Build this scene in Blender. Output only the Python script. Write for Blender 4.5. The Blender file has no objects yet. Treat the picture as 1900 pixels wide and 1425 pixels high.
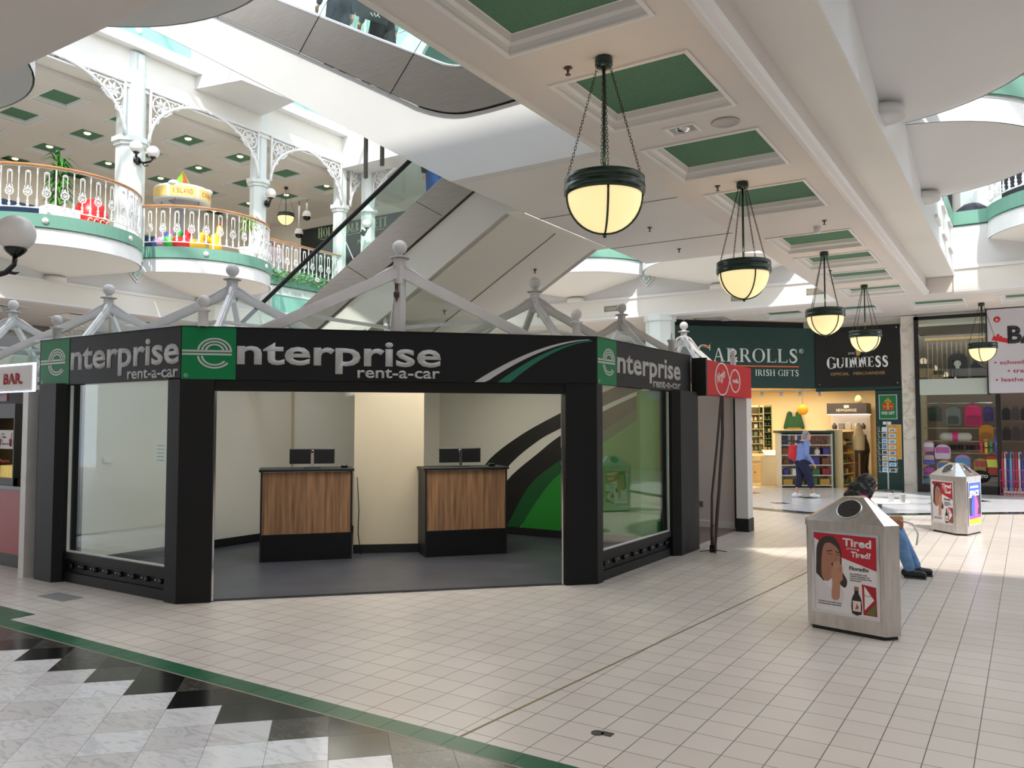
import bpy, bmesh, math, random
from mathutils import Vector, Matrix
random.seed(7)
PI=math.pi
C=bpy.context.scene.collection
S=bpy.context.scene
# ---------------- camera, world, sun, exposure ----------------
cam=bpy.data.objects.new('camera',bpy.data.cameras.new('camera')); C.objects.link(cam)
cam.data.sensor_width=36.0; cam.data.lens=36.0*1489/1900; cam.data.clip_end=200
cam.location=(0,0,1.65)
_yaw=math.radians(32.7); _pit=math.atan(74.5/1489)
cam.rotation_euler=(PI/2+_pit,0,_yaw)
S.camera=cam
S.view_settings.view_transform='Standard'; S.view_settings.look='None'; S.view_settings.gamma=1.0
S.view_settings.use_curve_mapping=False
S.view_settings.exposure=0.34
W=bpy.data.worlds.new('world'); S.world=W; W.use_nodes=True
_n=W.node_tree.nodes; _l=W.node_tree.links
_bg=_n['Background']; _tc=_n.new('ShaderNodeTexCoord'); _sx=_n.new('ShaderNodeSeparateXYZ'); _cr=_n.new('ShaderNodeValToRGB')
_nz=_n.new('ShaderNodeTexNoise'); _nz.inputs['Scale'].default_value=2.2; _nz.inputs['Detail'].default_value=5
_cr.color_ramp.elements[0].position=0.42; _cr.color_ramp.elements[0].color=(0.55,0.72,0.93,1)
_cr.color_ramp.elements[1].position=0.58; _cr.color_ramp.elements[1].color=(1,1,1,1)
_l.new(_tc.outputs['Generated'],_nz.inputs['Vector']); _l.new(_nz.outputs['Fac'],_cr.inputs['Fac']); _l.new(_cr.outputs['Color'],_bg.inputs['Color'])
_bg.inputs['Strength'].default_value=2.35
sun=bpy.data.objects.new('sun',bpy.data.lights.new('sun','SUN')); C.objects.link(sun)
sun.data.energy=3.9; sun.data.angle=0.02; sun.data.color=(1,0.96,0.88)
sun.rotation_euler=Vector((0.46,-0.68,1.0)).to_track_quat('Z','Y').to_euler()
def area(name,loc,sx,sy,power,col=(1,1,1),rot=(0,0,0)):
    l=bpy.data.objects.new(name,bpy.data.lights.new(name,'AREA')); C.objects.link(l)
    l.data.shape='RECTANGLE'; l.data.size=sx; l.data.size_y=sy; l.data.energy=power; l.data.color=col
    l.location=loc; l.rotation_euler=rot; return l
# lighting of the shops and galleries (their own ceiling lights, plus added kiosk and near gallery fill)
area('gift_shop_lights',(-5.8,24.0,2.68),4.0,3.0,150,(1,0.86,0.62))
area('kiosk_fill_light',(-6.3,7.6,2.42),2.2,2.2,58,(1,0.93,0.80),(0,0,0.75))  # fill light added to brighten the kiosk interior, no known fitting there
area('luggage_shop_lights',(-0.6,23.6,3.9),3.5,2.4,60,(1,0.95,0.88))
area('upper_gallery_lights',(-22.5,14.5,9.55),5,12,160,(1,0.93,0.82))
area('near_gallery_fill_light',(-3,-2.6,4.25),14,7,230,(1,0.94,0.86))  # unseen fill light added overhead to brighten the foreground
area('popcorn_lights',(-10.3,5.6,2.15),1.6,1.0,14,(1,0.85,0.65))
# ---------------- materials ----------------
MT={}
def mat(name,col,rough=0.5,metal=0.0,emit=0.0,spec=0.5,bump=0.0,bscale=50,var=0.0,vscale=3.0,stretch=None,coat=0.0):
    if name in MT: return MT[name]
    m=bpy.data.materials.new(name); m.use_nodes=True; nt=m.node_tree; b=nt.nodes['Principled BSDF']
    b.inputs['Base Color'].default_value=(*col,1); b.inputs['Roughness'].default_value=rough; b.inputs['Metallic'].default_value=metal
    b.inputs['Specular IOR Level'].default_value=spec; b.inputs['Coat Weight'].default_value=coat
    if emit: b.inputs['Emission Color'].default_value=(*col,1); b.inputs['Emission Strength'].default_value=emit
    if var or bump:
        tc=nt.nodes.new('ShaderNodeTexCoord'); mp=nt.nodes.new('ShaderNodeMapping'); nt.links.new(tc.outputs['Object'],mp.inputs['Vector'])
        if stretch: mp.inputs['Scale'].default_value=stretch
    if var:
        nz=nt.nodes.new('ShaderNodeTexNoise'); nz.inputs['Scale'].default_value=vscale; nz.inputs['Detail'].default_value=6
        cr=nt.nodes.new('ShaderNodeValToRGB'); cr.color_ramp.elements[0].position=0.3; cr.color_ramp.elements[1].position=0.7
        cr.color_ramp.elements[0].color=(*[c*(1-var) for c in col],1); cr.color_ramp.elements[1].color=(*[min(1,c*(1+var)) for c in col],1)
        nt.links.new(mp.outputs['Vector'],nz.inputs['Vector']); nt.links.new(nz.outputs['Fac'],cr.inputs['Fac']); nt.links.new(cr.outputs['Color'],b.inputs['Base Color'])
    if bump:
        n2=nt.nodes.new('ShaderNodeTexNoise'); n2.inputs['Scale'].default_value=bscale; bp=nt.nodes.new('ShaderNodeBump'); bp.inputs['Strength'].default_value=bump; bp.inputs['Distance'].default_value=0.01
        nt.links.new(mp.outputs['Vector'],n2.inputs['Vector']); nt.links.new(n2.outputs['Fac'],bp.inputs['Height']); nt.links.new(bp.outputs['Normal'],b.inputs['Normal'])
    MT[name]=m; return m
def rgb(r,g,b):
    f=lambda c:(c/255/12.92) if c/255<=0.04045 else ((c/255+0.055)/1.055)**2.4
    return (f(r),f(g),f(b))
def glass(name,tint=(0.93,0.97,0.95),refl=1.0,rough=0.0,edge=0.9):
    m=bpy.data.materials.new(name); m.use_nodes=True; nt=m.node_tree; nt.nodes.clear()
    o=nt.nodes.new('ShaderNodeOutputMaterial'); mx=nt.nodes.new('ShaderNodeMixShader'); t=nt.nodes.new('ShaderNodeBsdfTransparent'); g=nt.nodes.new('ShaderNodeBsdfGlossy')
    fr=nt.nodes.new('ShaderNodeLayerWeight'); fr.inputs['Blend'].default_value=0.5; pw=nt.nodes.new('ShaderNodeMath'); pw.operation='POWER'; pw.inputs[1].default_value=5.0; ml=nt.nodes.new('ShaderNodeMath'); ml.operation='MULTIPLY_ADD'; ml.inputs[1].default_value=edge; ml.inputs[2].default_value=0.035*refl; ml.use_clamp=True; nt.links.new(fr.outputs['Facing'],pw.inputs[0])
    g.inputs['Roughness'].default_value=rough; t.inputs['Color'].default_value=(*tint,1)
    nt.links.new(pw.outputs[0],ml.inputs[0]); nt.links.new(ml.outputs[0],mx.inputs[0]); nt.links.new(t.outputs[0],mx.inputs[1]); nt.links.new(g.outputs[0],mx.inputs[2]); nt.links.new(mx.outputs[0],o.inputs[0])
    MT[name]=m; return m
white=mat('white_paint',rgb(214,213,212),0.45,var=0.03,vscale=0.8)
bright=mat('bright_white_paint',rgb(232,232,232),0.4)
cream=mat('cream_paint',rgb(232,228,220),0.55,var=0.03,vscale=0.7)
ceilm=mat('ceiling_paint',rgb(222,214,208),0.6,var=0.03,vscale=0.9)
mould=mat('moulding_paint',rgb(232,228,226),0.45)
green=mat('green_band_paint',rgb(116,164,146),0.45,var=0.05,vscale=1.5)
turq=mat('turquoise_panel',rgb(150,204,192),0.45,var=0.06,vscale=1.2)
coffg=mat('green_ceiling_board',rgb(88,128,102),0.9,bump=0.5,bscale=120,var=0.12,vscale=60)
colm=mat('pale_blue_column_paint',rgb(220,227,224),0.4,var=0.03,vscale=1)
iron=mat('white_cast_iron',rgb(236,236,236),0.4)
black=mat('black_metal',rgb(26,28,30),0.45,spec=0.4)
blackg=mat('black_gloss',rgb(14,15,17),0.2)
steel=mat('brushed_steel',rgb(158,150,142),0.3,1.0,var=0.08,vscale=4,stretch=(1,1,14))
steel2=mat('bin_steel',rgb(205,200,196),0.27,1.0,var=0.1,vscale=5,stretch=(6,6,1))
chrome=mat('chrome',rgb(215,215,218),0.12,1.0)
alu=mat('white_aluminium_frame',rgb(214,211,211),0.4,0.0,var=0.05,vscale=6)
wood=mat('oak_veneer',rgb(158,118,86),0.5,var=0.42,vscale=3.0,stretch=(11,11,0.6))
oak=mat('varnished_handrail',rgb(190,128,80),0.3,var=0.15,vscale=4)
dkgreen=mat('dark_green_enamel',rgb(18,62,46),0.22,coat=0.5)
lampg=mat('lamp_green_enamel',rgb(10,42,32),0.25,coat=0.2)
bowlm=mat('lit_cream_glass',(1.0,0.78,0.40),0.35,emit=0.62)
globe=mat('opal_globe',rgb(228,224,222),0.25)
skin=mat('skin',rgb(214,160,134),0.6,spec=0.3)
skin2=mat('skin_dark',rgb(160,110,84),0.6,spec=0.3)
walli=mat('kiosk_wall_lining',rgb(238,232,220),0.55,var=0.02,vscale=1)
carpet=mat('grey_vinyl_floor',rgb(70,71,80),0.4,var=0.25,vscale=2.5)
gpane=glass('kiosk_glass',refl=1.6)
groof=glass('roof_glass',tint=(0.92,0.96,0.94),refl=1.0,edge=0.4)
gshop=glass('shop_glass',refl=1.3)
gesc=glass('balustrade_glass',tint=(0.86,0.95,0.92),refl=1.2)
def M(c,r=0.6,**k):
    return mat('paint_%d_%d_%d'%tuple(c),rgb(*c),r,**k)
# ---------------- mesh builder ----------------
class MB:
    def __init__(s): s.v=[]; s.f=[]; s.mi=[]; s.sm=[]; s.cur=0; s.m=Matrix()
    def add(s,vs,fs,smooth=False):
        o=len(s.v); s.v+=[tuple(s.m@Vector(v)) for v in vs]; s.f+=[[i+o for i in f] for f in fs]; s.mi+=[s.cur]*len(fs); s.sm+=[smooth]*len(fs); return s
    def box(s,x0,x1,y0,y1,z0,z1):
        return s.add([(x0,y0,z0),(x1,y0,z0),(x1,y1,z0),(x0,y1,z0),(x0,y0,z1),(x1,y0,z1),(x1,y1,z1),(x0,y1,z1)],[(0,3,2,1),(4,5,6,7),(0,1,5,4),(1,2,6,5),(2,3,7,6),(3,0,4,7)])
    def bbox(s,x0,x1,y0,y1,z0,z1,b=0.01):   # box with chamfered vertical and top edges
        P=[(x0+b,y0),(x1-b,y0),(x1,y0+b),(x1,y1-b),(x1-b,y1),(x0+b,y1),(x0,y1-b),(x0,y0+b)]
        Q=[(x0+b,y0+b),(x1-b,y0+b),(x1-b,y0+b),(x1-b,y1-b),(x1-b,y1-b),(x0+b,y1-b),(x0+b,y1-b),(x0+b,y0+b)]
        vs=[(x,y,z0) for x,y in P]+[(x,y,z1-b) for x,y in P]+[(x,y,z1) for x,y in Q]
        fs=[tuple(range(7,-1,-1)),tuple(range(16,24))]
        for k in (0,8):
            for i in range(8): fs.append((k+i,k+(i+1)%8,k+8+(i+1)%8,k+8+i))
        return s.add(vs,fs)
    def prism(s,poly,z0,z1,smooth=False):
        n=len(poly); vs=[(p[0],p[1],z0) for p in poly]+[(p[0],p[1],z1) for p in poly]
        fs=[tuple(range(n-1,-1,-1)),tuple(range(n,2*n))]; s.add(vs,fs)
        o=len(s.v)-2*n
        for i in range(n): s.f.append([o+i,o+(i+1)%n,o+n+(i+1)%n,o+n+i]); s.mi.append(s.cur); s.sm.append(smooth)
        return s
    def plate(s,poly,org,ux,uy,t):      # polygon in plane (ux,uy), thickness t along ux x uy
        ux=Vector(ux); uy=Vector(uy); n=ux.cross(uy).normalized()*t; org=Vector(org); k=len(poly)
        a=[org+ux*p[0]+uy*p[1] for p in poly]; vs=a+[p+n for p in a]
        fs=[tuple(range(k-1,-1,-1)),tuple(range(k,2*k))]+[(i,(i+1)%k,k+(i+1)%k,k+i) for i in range(k)]
        return s.add(vs,fs)
    def lathe(s,prof,c=(0,0,0),n=24,ax=None,smooth=True,a0=0,a1=2*PI):
        c=Vector(c); full=abs(a1-a0-2*PI)<1e-6; k=n if full else n+1
        q=Vector((0,0,1)).rotation_difference(Vector(ax)) if ax else None
        vs=[]
        for r,z in prof:
            for i in range(k):
                a=a0+(a1-a0)*i/n; p=Vector((r*math.cos(a),r*math.sin(a),z))
                if q: p=q@p
                vs.append(p+c)
        fs=[]
        for j in range(len(prof)-1):
            for i in range(n):
                i2=(i+1)%k if full else i+1
                fs.append((j*k+i,j*k+i2,(j+1)*k+i2,(j+1)*k+i))
        return s.add(vs,fs,smooth)
    def sph(s,c,r,n=16,sc=(1,1,1)):
        c=Vector(c); m=n//2; vs=[(c.x,c.y,c.z-r*sc[2])]; fs=[]
        for j in range(1,m):
            t=PI*j/m-PI/2
            for i in range(n): a=2*PI*i/n; vs.append((c.x+r*sc[0]*math.cos(t)*math.cos(a),c.y+r*sc[1]*math.cos(t)*math.sin(a),c.z+r*sc[2]*math.sin(t)))
        vs.append((c.x,c.y,c.z+r*sc[2]))
        for i in range(n): fs.append((0,1+(i+1)%n,1+i)); b=1+(m-2)*n; fs.append((b+i,b+(i+1)%n,len(vs)-1))
        for j in range(m-2):
            for i in range(n): a=1+j*n; fs.append((a+i,a+(i+1)%n,a+n+(i+1)%n,a+n+i))
        return s.add(vs,fs,True)
    def tube(s,path,r,n=8,closed=False,smooth=True,flat=None):
        P=[Vector(p) for p in path]; N=len(P); rr=r if isinstance(r,(list,tuple)) else [r]*N
        T=[]
        for i in range(N):
            if closed: t=P[(i+1)%N]-P[i-1]
            else: t=P[min(i+1,N-1)]-P[max(i-1,0)]
            T.append(t.normalized() if t.length>1e-9 else Vector((0,0,1)))
        up=Vector((0,0,1)) if abs(T[0].z)<0.9 else Vector((1,0,0))
        u=(up-T[0]*up.dot(T[0])).normalized(); vs=[]
        for i in range(N):
            u=(u-T[i]*u.dot(T[i])).normalized(); w=T[i].cross(u)
            for k in range(n):
                a=2*PI*(k+0.5)/n; ru,rw=(rr[i],rr[i]) if not flat else (rr[i]*flat[0],rr[i]*flat[1])
                vs.append(P[i]+u*ru*math.cos(a)+w*rw*math.sin(a))
        fs=[]
        for i in range(N if closed else N-1):
            j=(i+1)%N
            for k in range(n): fs.append((i*n+k,j*n+k,j*n+(k+1)%n,i*n+(k+1)%n))
        if not closed: fs.append(tuple(range(n))); fs.append(tuple(range(N*n-1,N*n-n-1,-1)))
        return s.add(vs,fs,smooth)
    def bar(s,a,b,w,h):     # rectangular bar
        a=Vector(a); b=Vector(b); t=(b-a).normalized(); up=Vector((0,0,1)) if abs(t.z)<0.95 else Vector((1,0,0))
        sd=t.cross(up).normalized()*w/2; u=sd.cross(t).normalized()*h/2
        vs=[a-sd-u,a+sd-u,a+sd+u,a-sd+u,b-sd-u,b+sd-u,b+sd+u,b-sd+u]
        return s.add(vs,[(0,3,2,1),(4,5,6,7),(0,1,5,4),(1,2,6,5),(2,3,7,6),(3,0,4,7)])
    def quad(s,*p): return s.add(p,[tuple(range(len(p)))])
    def sweep(s,path,prof,closed=False):   # prof (offset_out, z) swept along xy path; normal = right of travel
        N=len(path); vs=[]; k=len(prof)
        for i in range(N):
            a=Vector(path[i-1] if (closed or i>0) else path[0]); b=Vector(path[i]); c=Vector(path[(i+1)%N] if (closed or i<N-1) else path[-1])
            d1=(b-a).xy; d2=(c-b).xy
            if d1.length<1e-9: d1=d2
            if d2.length<1e-9: d2=d1
            d1.normalize(); d2.normalize(); n1=Vector((d1.y,-d1.x)); n2=Vector((d2.y,-d2.x)); nn=(n1+n2)
            nn=nn/max(0.3,nn.length_squared/2) if nn.length>1e-6 else n1
            for o,z in prof: vs.append((b.x+nn.x*o,b.y+nn.y*o,z+(b.z if len(b)>2 else 0)))
        fs=[]
        for i in range(N if closed else N-1):
            j=(i+1)%N
            for q in range(k-1): fs.append((i*k+q,j*k+q,j*k+q+1,i*k+q+1))
        return s.add(vs,fs)
    def build(s,name,ms,parent=None,label=None):
        me=bpy.data.meshes.new(name); me.from_pydata(s.v,[],s.f); 
        for m in (ms if isinstance(ms,(list,tuple)) else [ms]): me.materials.append(m)
        me.polygons.foreach_set('material_index',s.mi); me.polygons.foreach_set('use_smooth',s.sm); me.update()
        bm=bmesh.new(); bm.from_mesh(me); bmesh.ops.recalc_face_normals(bm,faces=bm.faces); bm.to_mesh(me); bm.free()
        o=bpy.data.objects.new(name,me); C.objects.link(o)
        if parent is not None: attach(o,parent)
        if label: o['label']=label
        return o
def attach(o,p):
    o.parent=p
    if p.get('_w'): o.matrix_parent_inverse=p.matrix_basis.inverted()
def T(name,label,cat,loc=(0,0,0),rz=0,group=None,world=False):
    o=bpy.data.objects.new(name,None); C.objects.link(o); o.location=loc; o.rotation_euler=(0,0,rz)
    o.empty_display_size=0.1; o['label']=label; o['category']=cat
    if group: o['group']=group
    if world:
        o['_w']=1; o.matrix_basis=Matrix.Translation(loc)@Matrix.Rotation(rz,4,'Z')
    return o
def tag(o,label,cat,group=None,kind=None):
    o['label']=label; o['category']=cat
    if group: o['group']=group
    if kind: o['kind']=kind
    return o
def struct(o,label,cat='wall'):
    return tag(o,label,cat,kind='structure')
def kids(o): return list(o.children)
def dup(o,parent=None):
    c=o.copy(); C.objects.link(c)
    if parent is not None: c.parent=parent
    for ch in kids(o): dup(ch,c)
    return c
def place(o,loc,rz=0,label=None):
    o.location=loc; o.rotation_euler=(0,0,rz)
    if label: o['label']=label
    return o
def text(name,body,org,ux,uz,w,h,m,parent=None,ext=0.004,bold=0.0,label=None,shear=0.0,curve=None):
    # writing fitted to a box w x h whose lower left corner is org; ux, uz unit vectors; stands proud along ux x uz
    cu=bpy.data.curves.new(name,'FONT'); cu.body=body; cu.size=1; cu.offset=bold; cu.shear=shear; cu.resolution_u=3; cu.extrude=0
    t=bpy.data.objects.new(name,cu); C.objects.link(t)
    me=bpy.data.meshes.new_from_object(t.evaluated_get(bpy.context.evaluated_depsgraph_get()))
    bpy.data.objects.remove(t); bpy.data.curves.remove(cu)
    xs=[v.co.x for v in me.vertices]; ys=[v.co.y for v in me.vertices]
    x0,x1,y0,y1=min(xs),max(xs),min(ys),max(ys); ux=Vector(ux); uz=Vector(uz); n=ux.cross(uz).normalized(); org=Vector(org)
    bm=bmesh.new(); bm.from_mesh(me)
    r=bmesh.ops.extrude_face_region(bm,geom=bm.faces[:]); up=set(e for e in r['geom'] if isinstance(e,bmesh.types.BMVert))
    for v in bm.verts:
        a=(v.co.x-x0)/(x1-x0)*w; b=(v.co.y-y0)/(y1-y0)*h
        if curve: b+=curve(a/w)
        v.co=org+ux*a+uz*b+(n*ext if v in up else Vector((0,0,0)))
    bmesh.ops.recalc_face_normals(bm,faces=bm.faces); bm.to_mesh(me); bm.free(); me.name=name
    me.materials.clear(); me.materials.append(m)
    o=bpy.data.objects.new(name,me); C.objects.link(o)
    if parent is not None: attach(o,parent)
    if label: o['label']=label
    return o
def arcpts(cx,cy,rx,ry,a0,a1,n): return [(cx+rx*math.cos(math.radians(a0+(a1-a0)*i/n)),cy+ry*math.sin(math.radians(a0+(a1-a0)*i/n))) for i in range(n+1)]
def ribbon(a,b): return a+b[::-1]
def blob(name,parts,m,parent=None,vox=0.012,label=None,smooth=2):
    b=MB()
    for p in parts:
        if len(p)==2: b.sph(p[0],1,14,p[1])
        else:
            a,c,ra,rc=p[:4]; a=Vector(a); c=Vector(c); n=5
            b.tube([a.lerp(c,i/n) for i in range(n+1)],[ra+(rc-ra)*i/n for i in range(n+1)],12,flat=p[4] if len(p)>4 else None)
            if len(p)<=4: b.sph(a,ra,12); b.sph(c,rc,12)
    o=b.build(name,m,parent,label)
    r=o.modifiers.new('merge','REMESH'); r.mode='VOXEL'; r.voxel_size=vox; r.use_smooth_shade=True
    q=o.modifiers.new('smooth','SMOOTH'); q.factor=0.6; q.iterations=smooth
    return o
# ================= SETTING =================
GZ=4.35   # ground storey ceiling
# ---- floor ----
def tile_mat():
    m=bpy.data.materials.new('beige_floor_tiles'); m.use_nodes=True; nt=m.node_tree; b=nt.nodes['Principled BSDF']
    tc=nt.nodes.new('ShaderNodeTexCoord'); mp=nt.nodes.new('ShaderNodeMapping'); mp.inputs['Location'].default_value=(0.05,0.06,0)
    br=nt.nodes.new('ShaderNodeTexBrick'); br.offset=0; br.inputs['Scale'].default_value=1; br.inputs['Brick Width'].default_value=0.214; br.inputs['Row Height'].default_value=0.214
    br.inputs['Mortar Size'].default_value=0.0028; br.inputs['Mortar Smooth'].default_value=0.2
    br.inputs['Color1'].default_value=(*rgb(222,212,204),1); br.inputs['Color2'].default_value=(*rgb(214,204,196),1); br.inputs['Mortar'].default_value=(*rgb(96,90,86),1)
    nz=nt.nodes.new('ShaderNodeTexNoise'); nz.inputs['Scale'].default_value=1.1; nz.inputs['Detail'].default_value=2
    mx=nt.nodes.new('ShaderNodeMixRGB'); mx.blend_type='MULTIPLY'; mx.inputs[0].default_value=1
    cr=nt.nodes.new('ShaderNodeValToRGB'); cr.color_ramp.elements[0].color=(0.86,0.85,0.84,1); cr.color_ramp.elements[1].color=(1,1,1,1); cr.color_ramp.elements[0].position=0.2; cr.color_ramp.elements[1].position=0.8
    nt.links.new(tc.outputs['Object'],mp.inputs['Vector']); nt.links.new(mp.outputs['Vector'],br.inputs['Vector']); nt.links.new(tc.outputs['Object'],nz.inputs['Vector'])
    nt.links.new(nz.outputs['Fac'],cr.inputs['Fac']); nt.links.new(br.outputs['Color'],mx.inputs[1]); nt.links.new(cr.outputs['Color'],mx.inputs[2]); nt.links.new(mx.outputs['Color'],b.inputs['Base Color'])
    mr=nt.nodes.new('ShaderNodeMapRange'); mr.inputs[3].default_value=0.26; mr.inputs[4].default_value=0.34
    nt.links.new(nz.outputs['Fac'],mr.inputs[0]); nt.links.new(mr.outputs[0],b.inputs['Roughness'])
    bp=nt.nodes.new('ShaderNodeBump'); bp.inputs['Strength'].default_value=0.4; bp.inputs['Distance'].default_value=0.002; bp.invert=True
    nt.links.new(br.outputs['Fac'],bp.inputs['Height']); nt.links.new(bp.outputs['Normal'],b.inputs['Normal'])
    return m
b=MB(); b.quad((-32,-9,0),(9,-9,0),(9,30,0),(-32,30,0)); struct(b.build('floor',tile_mat()),'beige ceramic tiled mall floor with thin dark grout','floor')
def marble(name,c1,c2,sc=6,rough=0.18,dist=2.0):
    m=bpy.data.materials.new(name); m.use_nodes=True; nt=m.node_tree; b=nt.nodes['Principled BSDF']; tc=nt.nodes.new('ShaderNodeTexCoord')
    n=nt.nodes.new('ShaderNodeTexNoise'); n.inputs['Scale'].default_value=sc; n.inputs['Detail'].default_value=9; n.inputs['Distortion'].default_value=dist
    mp=nt.nodes.new('ShaderNodeMapping'); mp.inputs['Scale'].default_value=(1,3,1); mp.inputs['Rotation'].default_value=(0,0,0.7)
    cr=nt.nodes.new('ShaderNodeValToRGB'); cr.color_ramp.elements[0].position=0.36; cr.color_ramp.elements[1].position=0.5
    cr.color_ramp.elements[0].color=(*c1,1); cr.color_ramp.elements[1].color=(*c2,1)
    nt.links.new(tc.outputs['Object'],mp.inputs['Vector']); nt.links.new(mp.outputs['Vector'],n.inputs['Vector']); nt.links.new(n.outputs['Fac'],cr.inputs['Fac']); nt.links.new(cr.outputs['Color'],b.inputs['Base Color'])
    b.inputs['Roughness'].default_value=rough; MT[name]=m; return m
wm=[marble('white_marble_a',rgb(204,205,210),rgb(224,224,228)),marble('white_marble_b',rgb(192,191,194),rgb(212,211,214),5),marble('white_marble_c',rgb(208,211,218),rgb(228,230,236),4)]
bm_=marble('black_marble',rgb(70,68,66),rgb(22,22,23),9,0.15); bm_.node_tree.nodes['Color Ramp'].color_ramp.elements[0].position=0.28; bm_.node_tree.nodes['Color Ramp'].color_ramp.elements[1].position=0.34
bm2=marble('grey_black_marble',rgb(90,86,80),rgb(56,53,50),9,0.2)
def clip(poly,ymax):
    out=[]
    for i in range(len(poly)):
        a=poly[i]; c=poly[(i+1)%len(poly)]
        ia=a[1]<=ymax; ic=c[1]<=ymax
        if ia: out.append(a)
        if ia!=ic: t=(ymax-a[1])/(c[1]-a[1]); out.append((a[0]+(c[0]-a[0])*t,ymax))
    return out
b=MB(); b.box(-12,2,-2,3.33,0.0005,0.002); b.cur=0
A=0.435; h=A/2
for i in range(-16,20):
    for j in range(-25,3):
        for k in (0,1):
            x=-5.98+A*i+h*k; y=2.9+h+A*j/1-(h if k else 0)
            if x<-11.8 or x>1.8 or y<-1.8: continue
            g=0.0015; p=clip([(x,y-h+g),(x+h-g,y),(x,y+h-g),(x-h+g,y)],3.33)
            if len(p)<3: continue
            bl=y>3.0-0.001
            b.cur=(random.choice([4,4,5]) if bl else random.choice([1,1,2,3]))
            b.add([(q[0],q[1],0.003) for q in p],[tuple(range(len(p)))])
struct(b.build('floor',[M((70,66,62),0.5)]+wm+[bm_,bm2]),'polished white marble floor tiles with stepped black marble edge','floor')
gt=mat('green_border_tile',rgb(30,92,62),0.3,var=0.12,vscale=3)
b=MB(); 
for k in range(66):
    x=-12+k*0.214; b.box(x+.0015,x+.2125,3.342,3.49 if x>-7.45 else 3.7,0,0.003)
struct(b.build('floor',gt),'dark green glazed tile border strip between marble and beige tiles','floor')
b=MB(); b.box(-12,2,3.33,3.342,0,0.0035); struct(b.build('trim_1',M((150,140,120),0.4)),'thin pale metal strip edging the green border','trim')
b=MB(); b.bar((-2.57,3.49,0.0015),(-2.1,9.6,0.0015),0.014,0.003); struct(b.build('trim_2',M((140,126,90),0.4)),'narrow brass expansion joint running across the beige tiles','trim')
# far marble
far=[(-9,16.2),(-4.6,15.8),(-3.5,15.5),(-2.2,16.05),(0,17.75),(3,20),(3,22),(-2.55,22),(-3.1,22.35),(-6.4,20.9),(-7.4,19.2),(-9,18.5)]
b=MB(); b.prism(far,0.0005,0.004); o=b.build('floor',wm[2])
struct(o,'polished white marble floor in front of the far shops','floor')
b=MB(); b.sweep([(p[0],p[1],0) for p in far[:6]],[(-.02,0.0055),(0.10,0.0055)]); struct(b.build('trim_3',gt),'dark green tile line at the edge of the far marble','trim')
b=MB(); b.sweep([(p[0],p[1]+.16,0) for p in far[:6]],[(-.10,0.0062),(0.14,0.0062)]); struct(b.build('trim_4',bm_),'black marble band along the edge of the far marble','trim')
b=MB()
for x,y in [(-5.4,17.5),(-4.2,18.8),(-3.0,17.4),(-1.6,18.9),(-4.4,17.2),(-2.6,19.6),(-0.9,20.0),(-5.6,19.4)]:
    b.add([(x-.22,y,.006),(x,y-.22,.006),(x+.22,y,.006),(x,y+.22,.006)],[(0,1,2,3)])
struct(b.build('trim_5',bm_),'scattered black marble diamonds let into the far white marble','trim')
# scuff plate on floor
b=MB(); b.lathe([(0,0.004),(0.035,0.004),(0.035,0)],(-1.98,3.93,0),14); b.box(-1.96,-1.9,3.92,3.97,0,0.004); tag(b.build('floor_patch',M((70,68,66),0.5)),'small dark worn patch on a beige floor tile','floor patch')
b=MB(); b.box(-8.05,-7.6,4.1,4.3,0,0.003); tag(b.build('floor_plate',M((140,138,140),0.4)),'dull grey access plate let into the tiles left of the kiosk post','plate')

# ---- ceilings with coffers ----
def ceiling(name,label,x0,x1,y0,y1,z,cof,th=0.35,rec=0.11,m=None,ins=0.06,lights=()):
    xs=sorted({x0,x1}|{c[0] for c in cof}|{c[1] for c in cof}); ys=sorted({y0,y1}|{c[2] for c in cof}|{c[3] for c in cof})
    b=MB()
    for i in range(len(xs)-1):
        for j in range(len(ys)-1):
            mx=(xs[i]+xs[i+1])/2; my=(ys[j]+ys[j+1])/2
            if any(c[0]<mx<c[1] and c[2]<my<c[3] for c in cof): continue
            b.box(xs[i],xs[i+1],ys[j],ys[j+1],z,z+th)
    o=b.build(name,m or ceilm); struct(o,label,'ceiling')
    for k,c in enumerate(cof):
        a=MB(); path=[(c[0],c[2],0),(c[0],c[3],0),(c[1],c[3],0),(c[1],c[2],0)]
        pr=[(-.03,z-.001),(-.03,z-.014),(-.0,z-.018),(0.008,z-.008),(0.012,z+0.015),(0.022,z+.04),(0.045,z+.06),(0.052,z+.08),(0.06,z+rec-.005),(ins+.008,z+rec)]
        a.sweep(path,pr,True); f=a.build('coffer_moulding',mould,o)
        p=MB(); p.box(c[0]+.02,c[1]-.02,c[2]+.02,c[3]-.02,z+rec,z+rec+.02); p.build('coffer_panel',coffg,f)
        if k in lights:
            q=MB(); q.lathe([(0.0,z+rec-.03),(0.075,z+rec-.03),(0.09,z+rec-.012),(0.095,z+rec)],((c[0]+c[1])/2,(c[2]+c[3])/2,0),16); q.build('downlight',mat('downlight_glow',(1,0.85,0.45),0.3,emit=1.6),f)
    return o
bx=(-3.12,-2.02)
bc=[(3.6,4.82),(5.46,6.6),(7.26,8.4),(9.1,10.3),(11.75,12.95),(13.4,14.5),(15.1,16.25),(16.95,18.1)]
bridge=ceiling('ceiling','pale underside of the bridge with a row of square green coffers',-3.44,-1.7,3.0,18.55,GZ,[(bx[0],bx[1],a,c) for a,c in bc],th=0.6)
b=MB(); b.box(-1.7,-1.2,3.0,18.55,4.68,5.7); b.build('edge_beam',cream,bridge)
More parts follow.
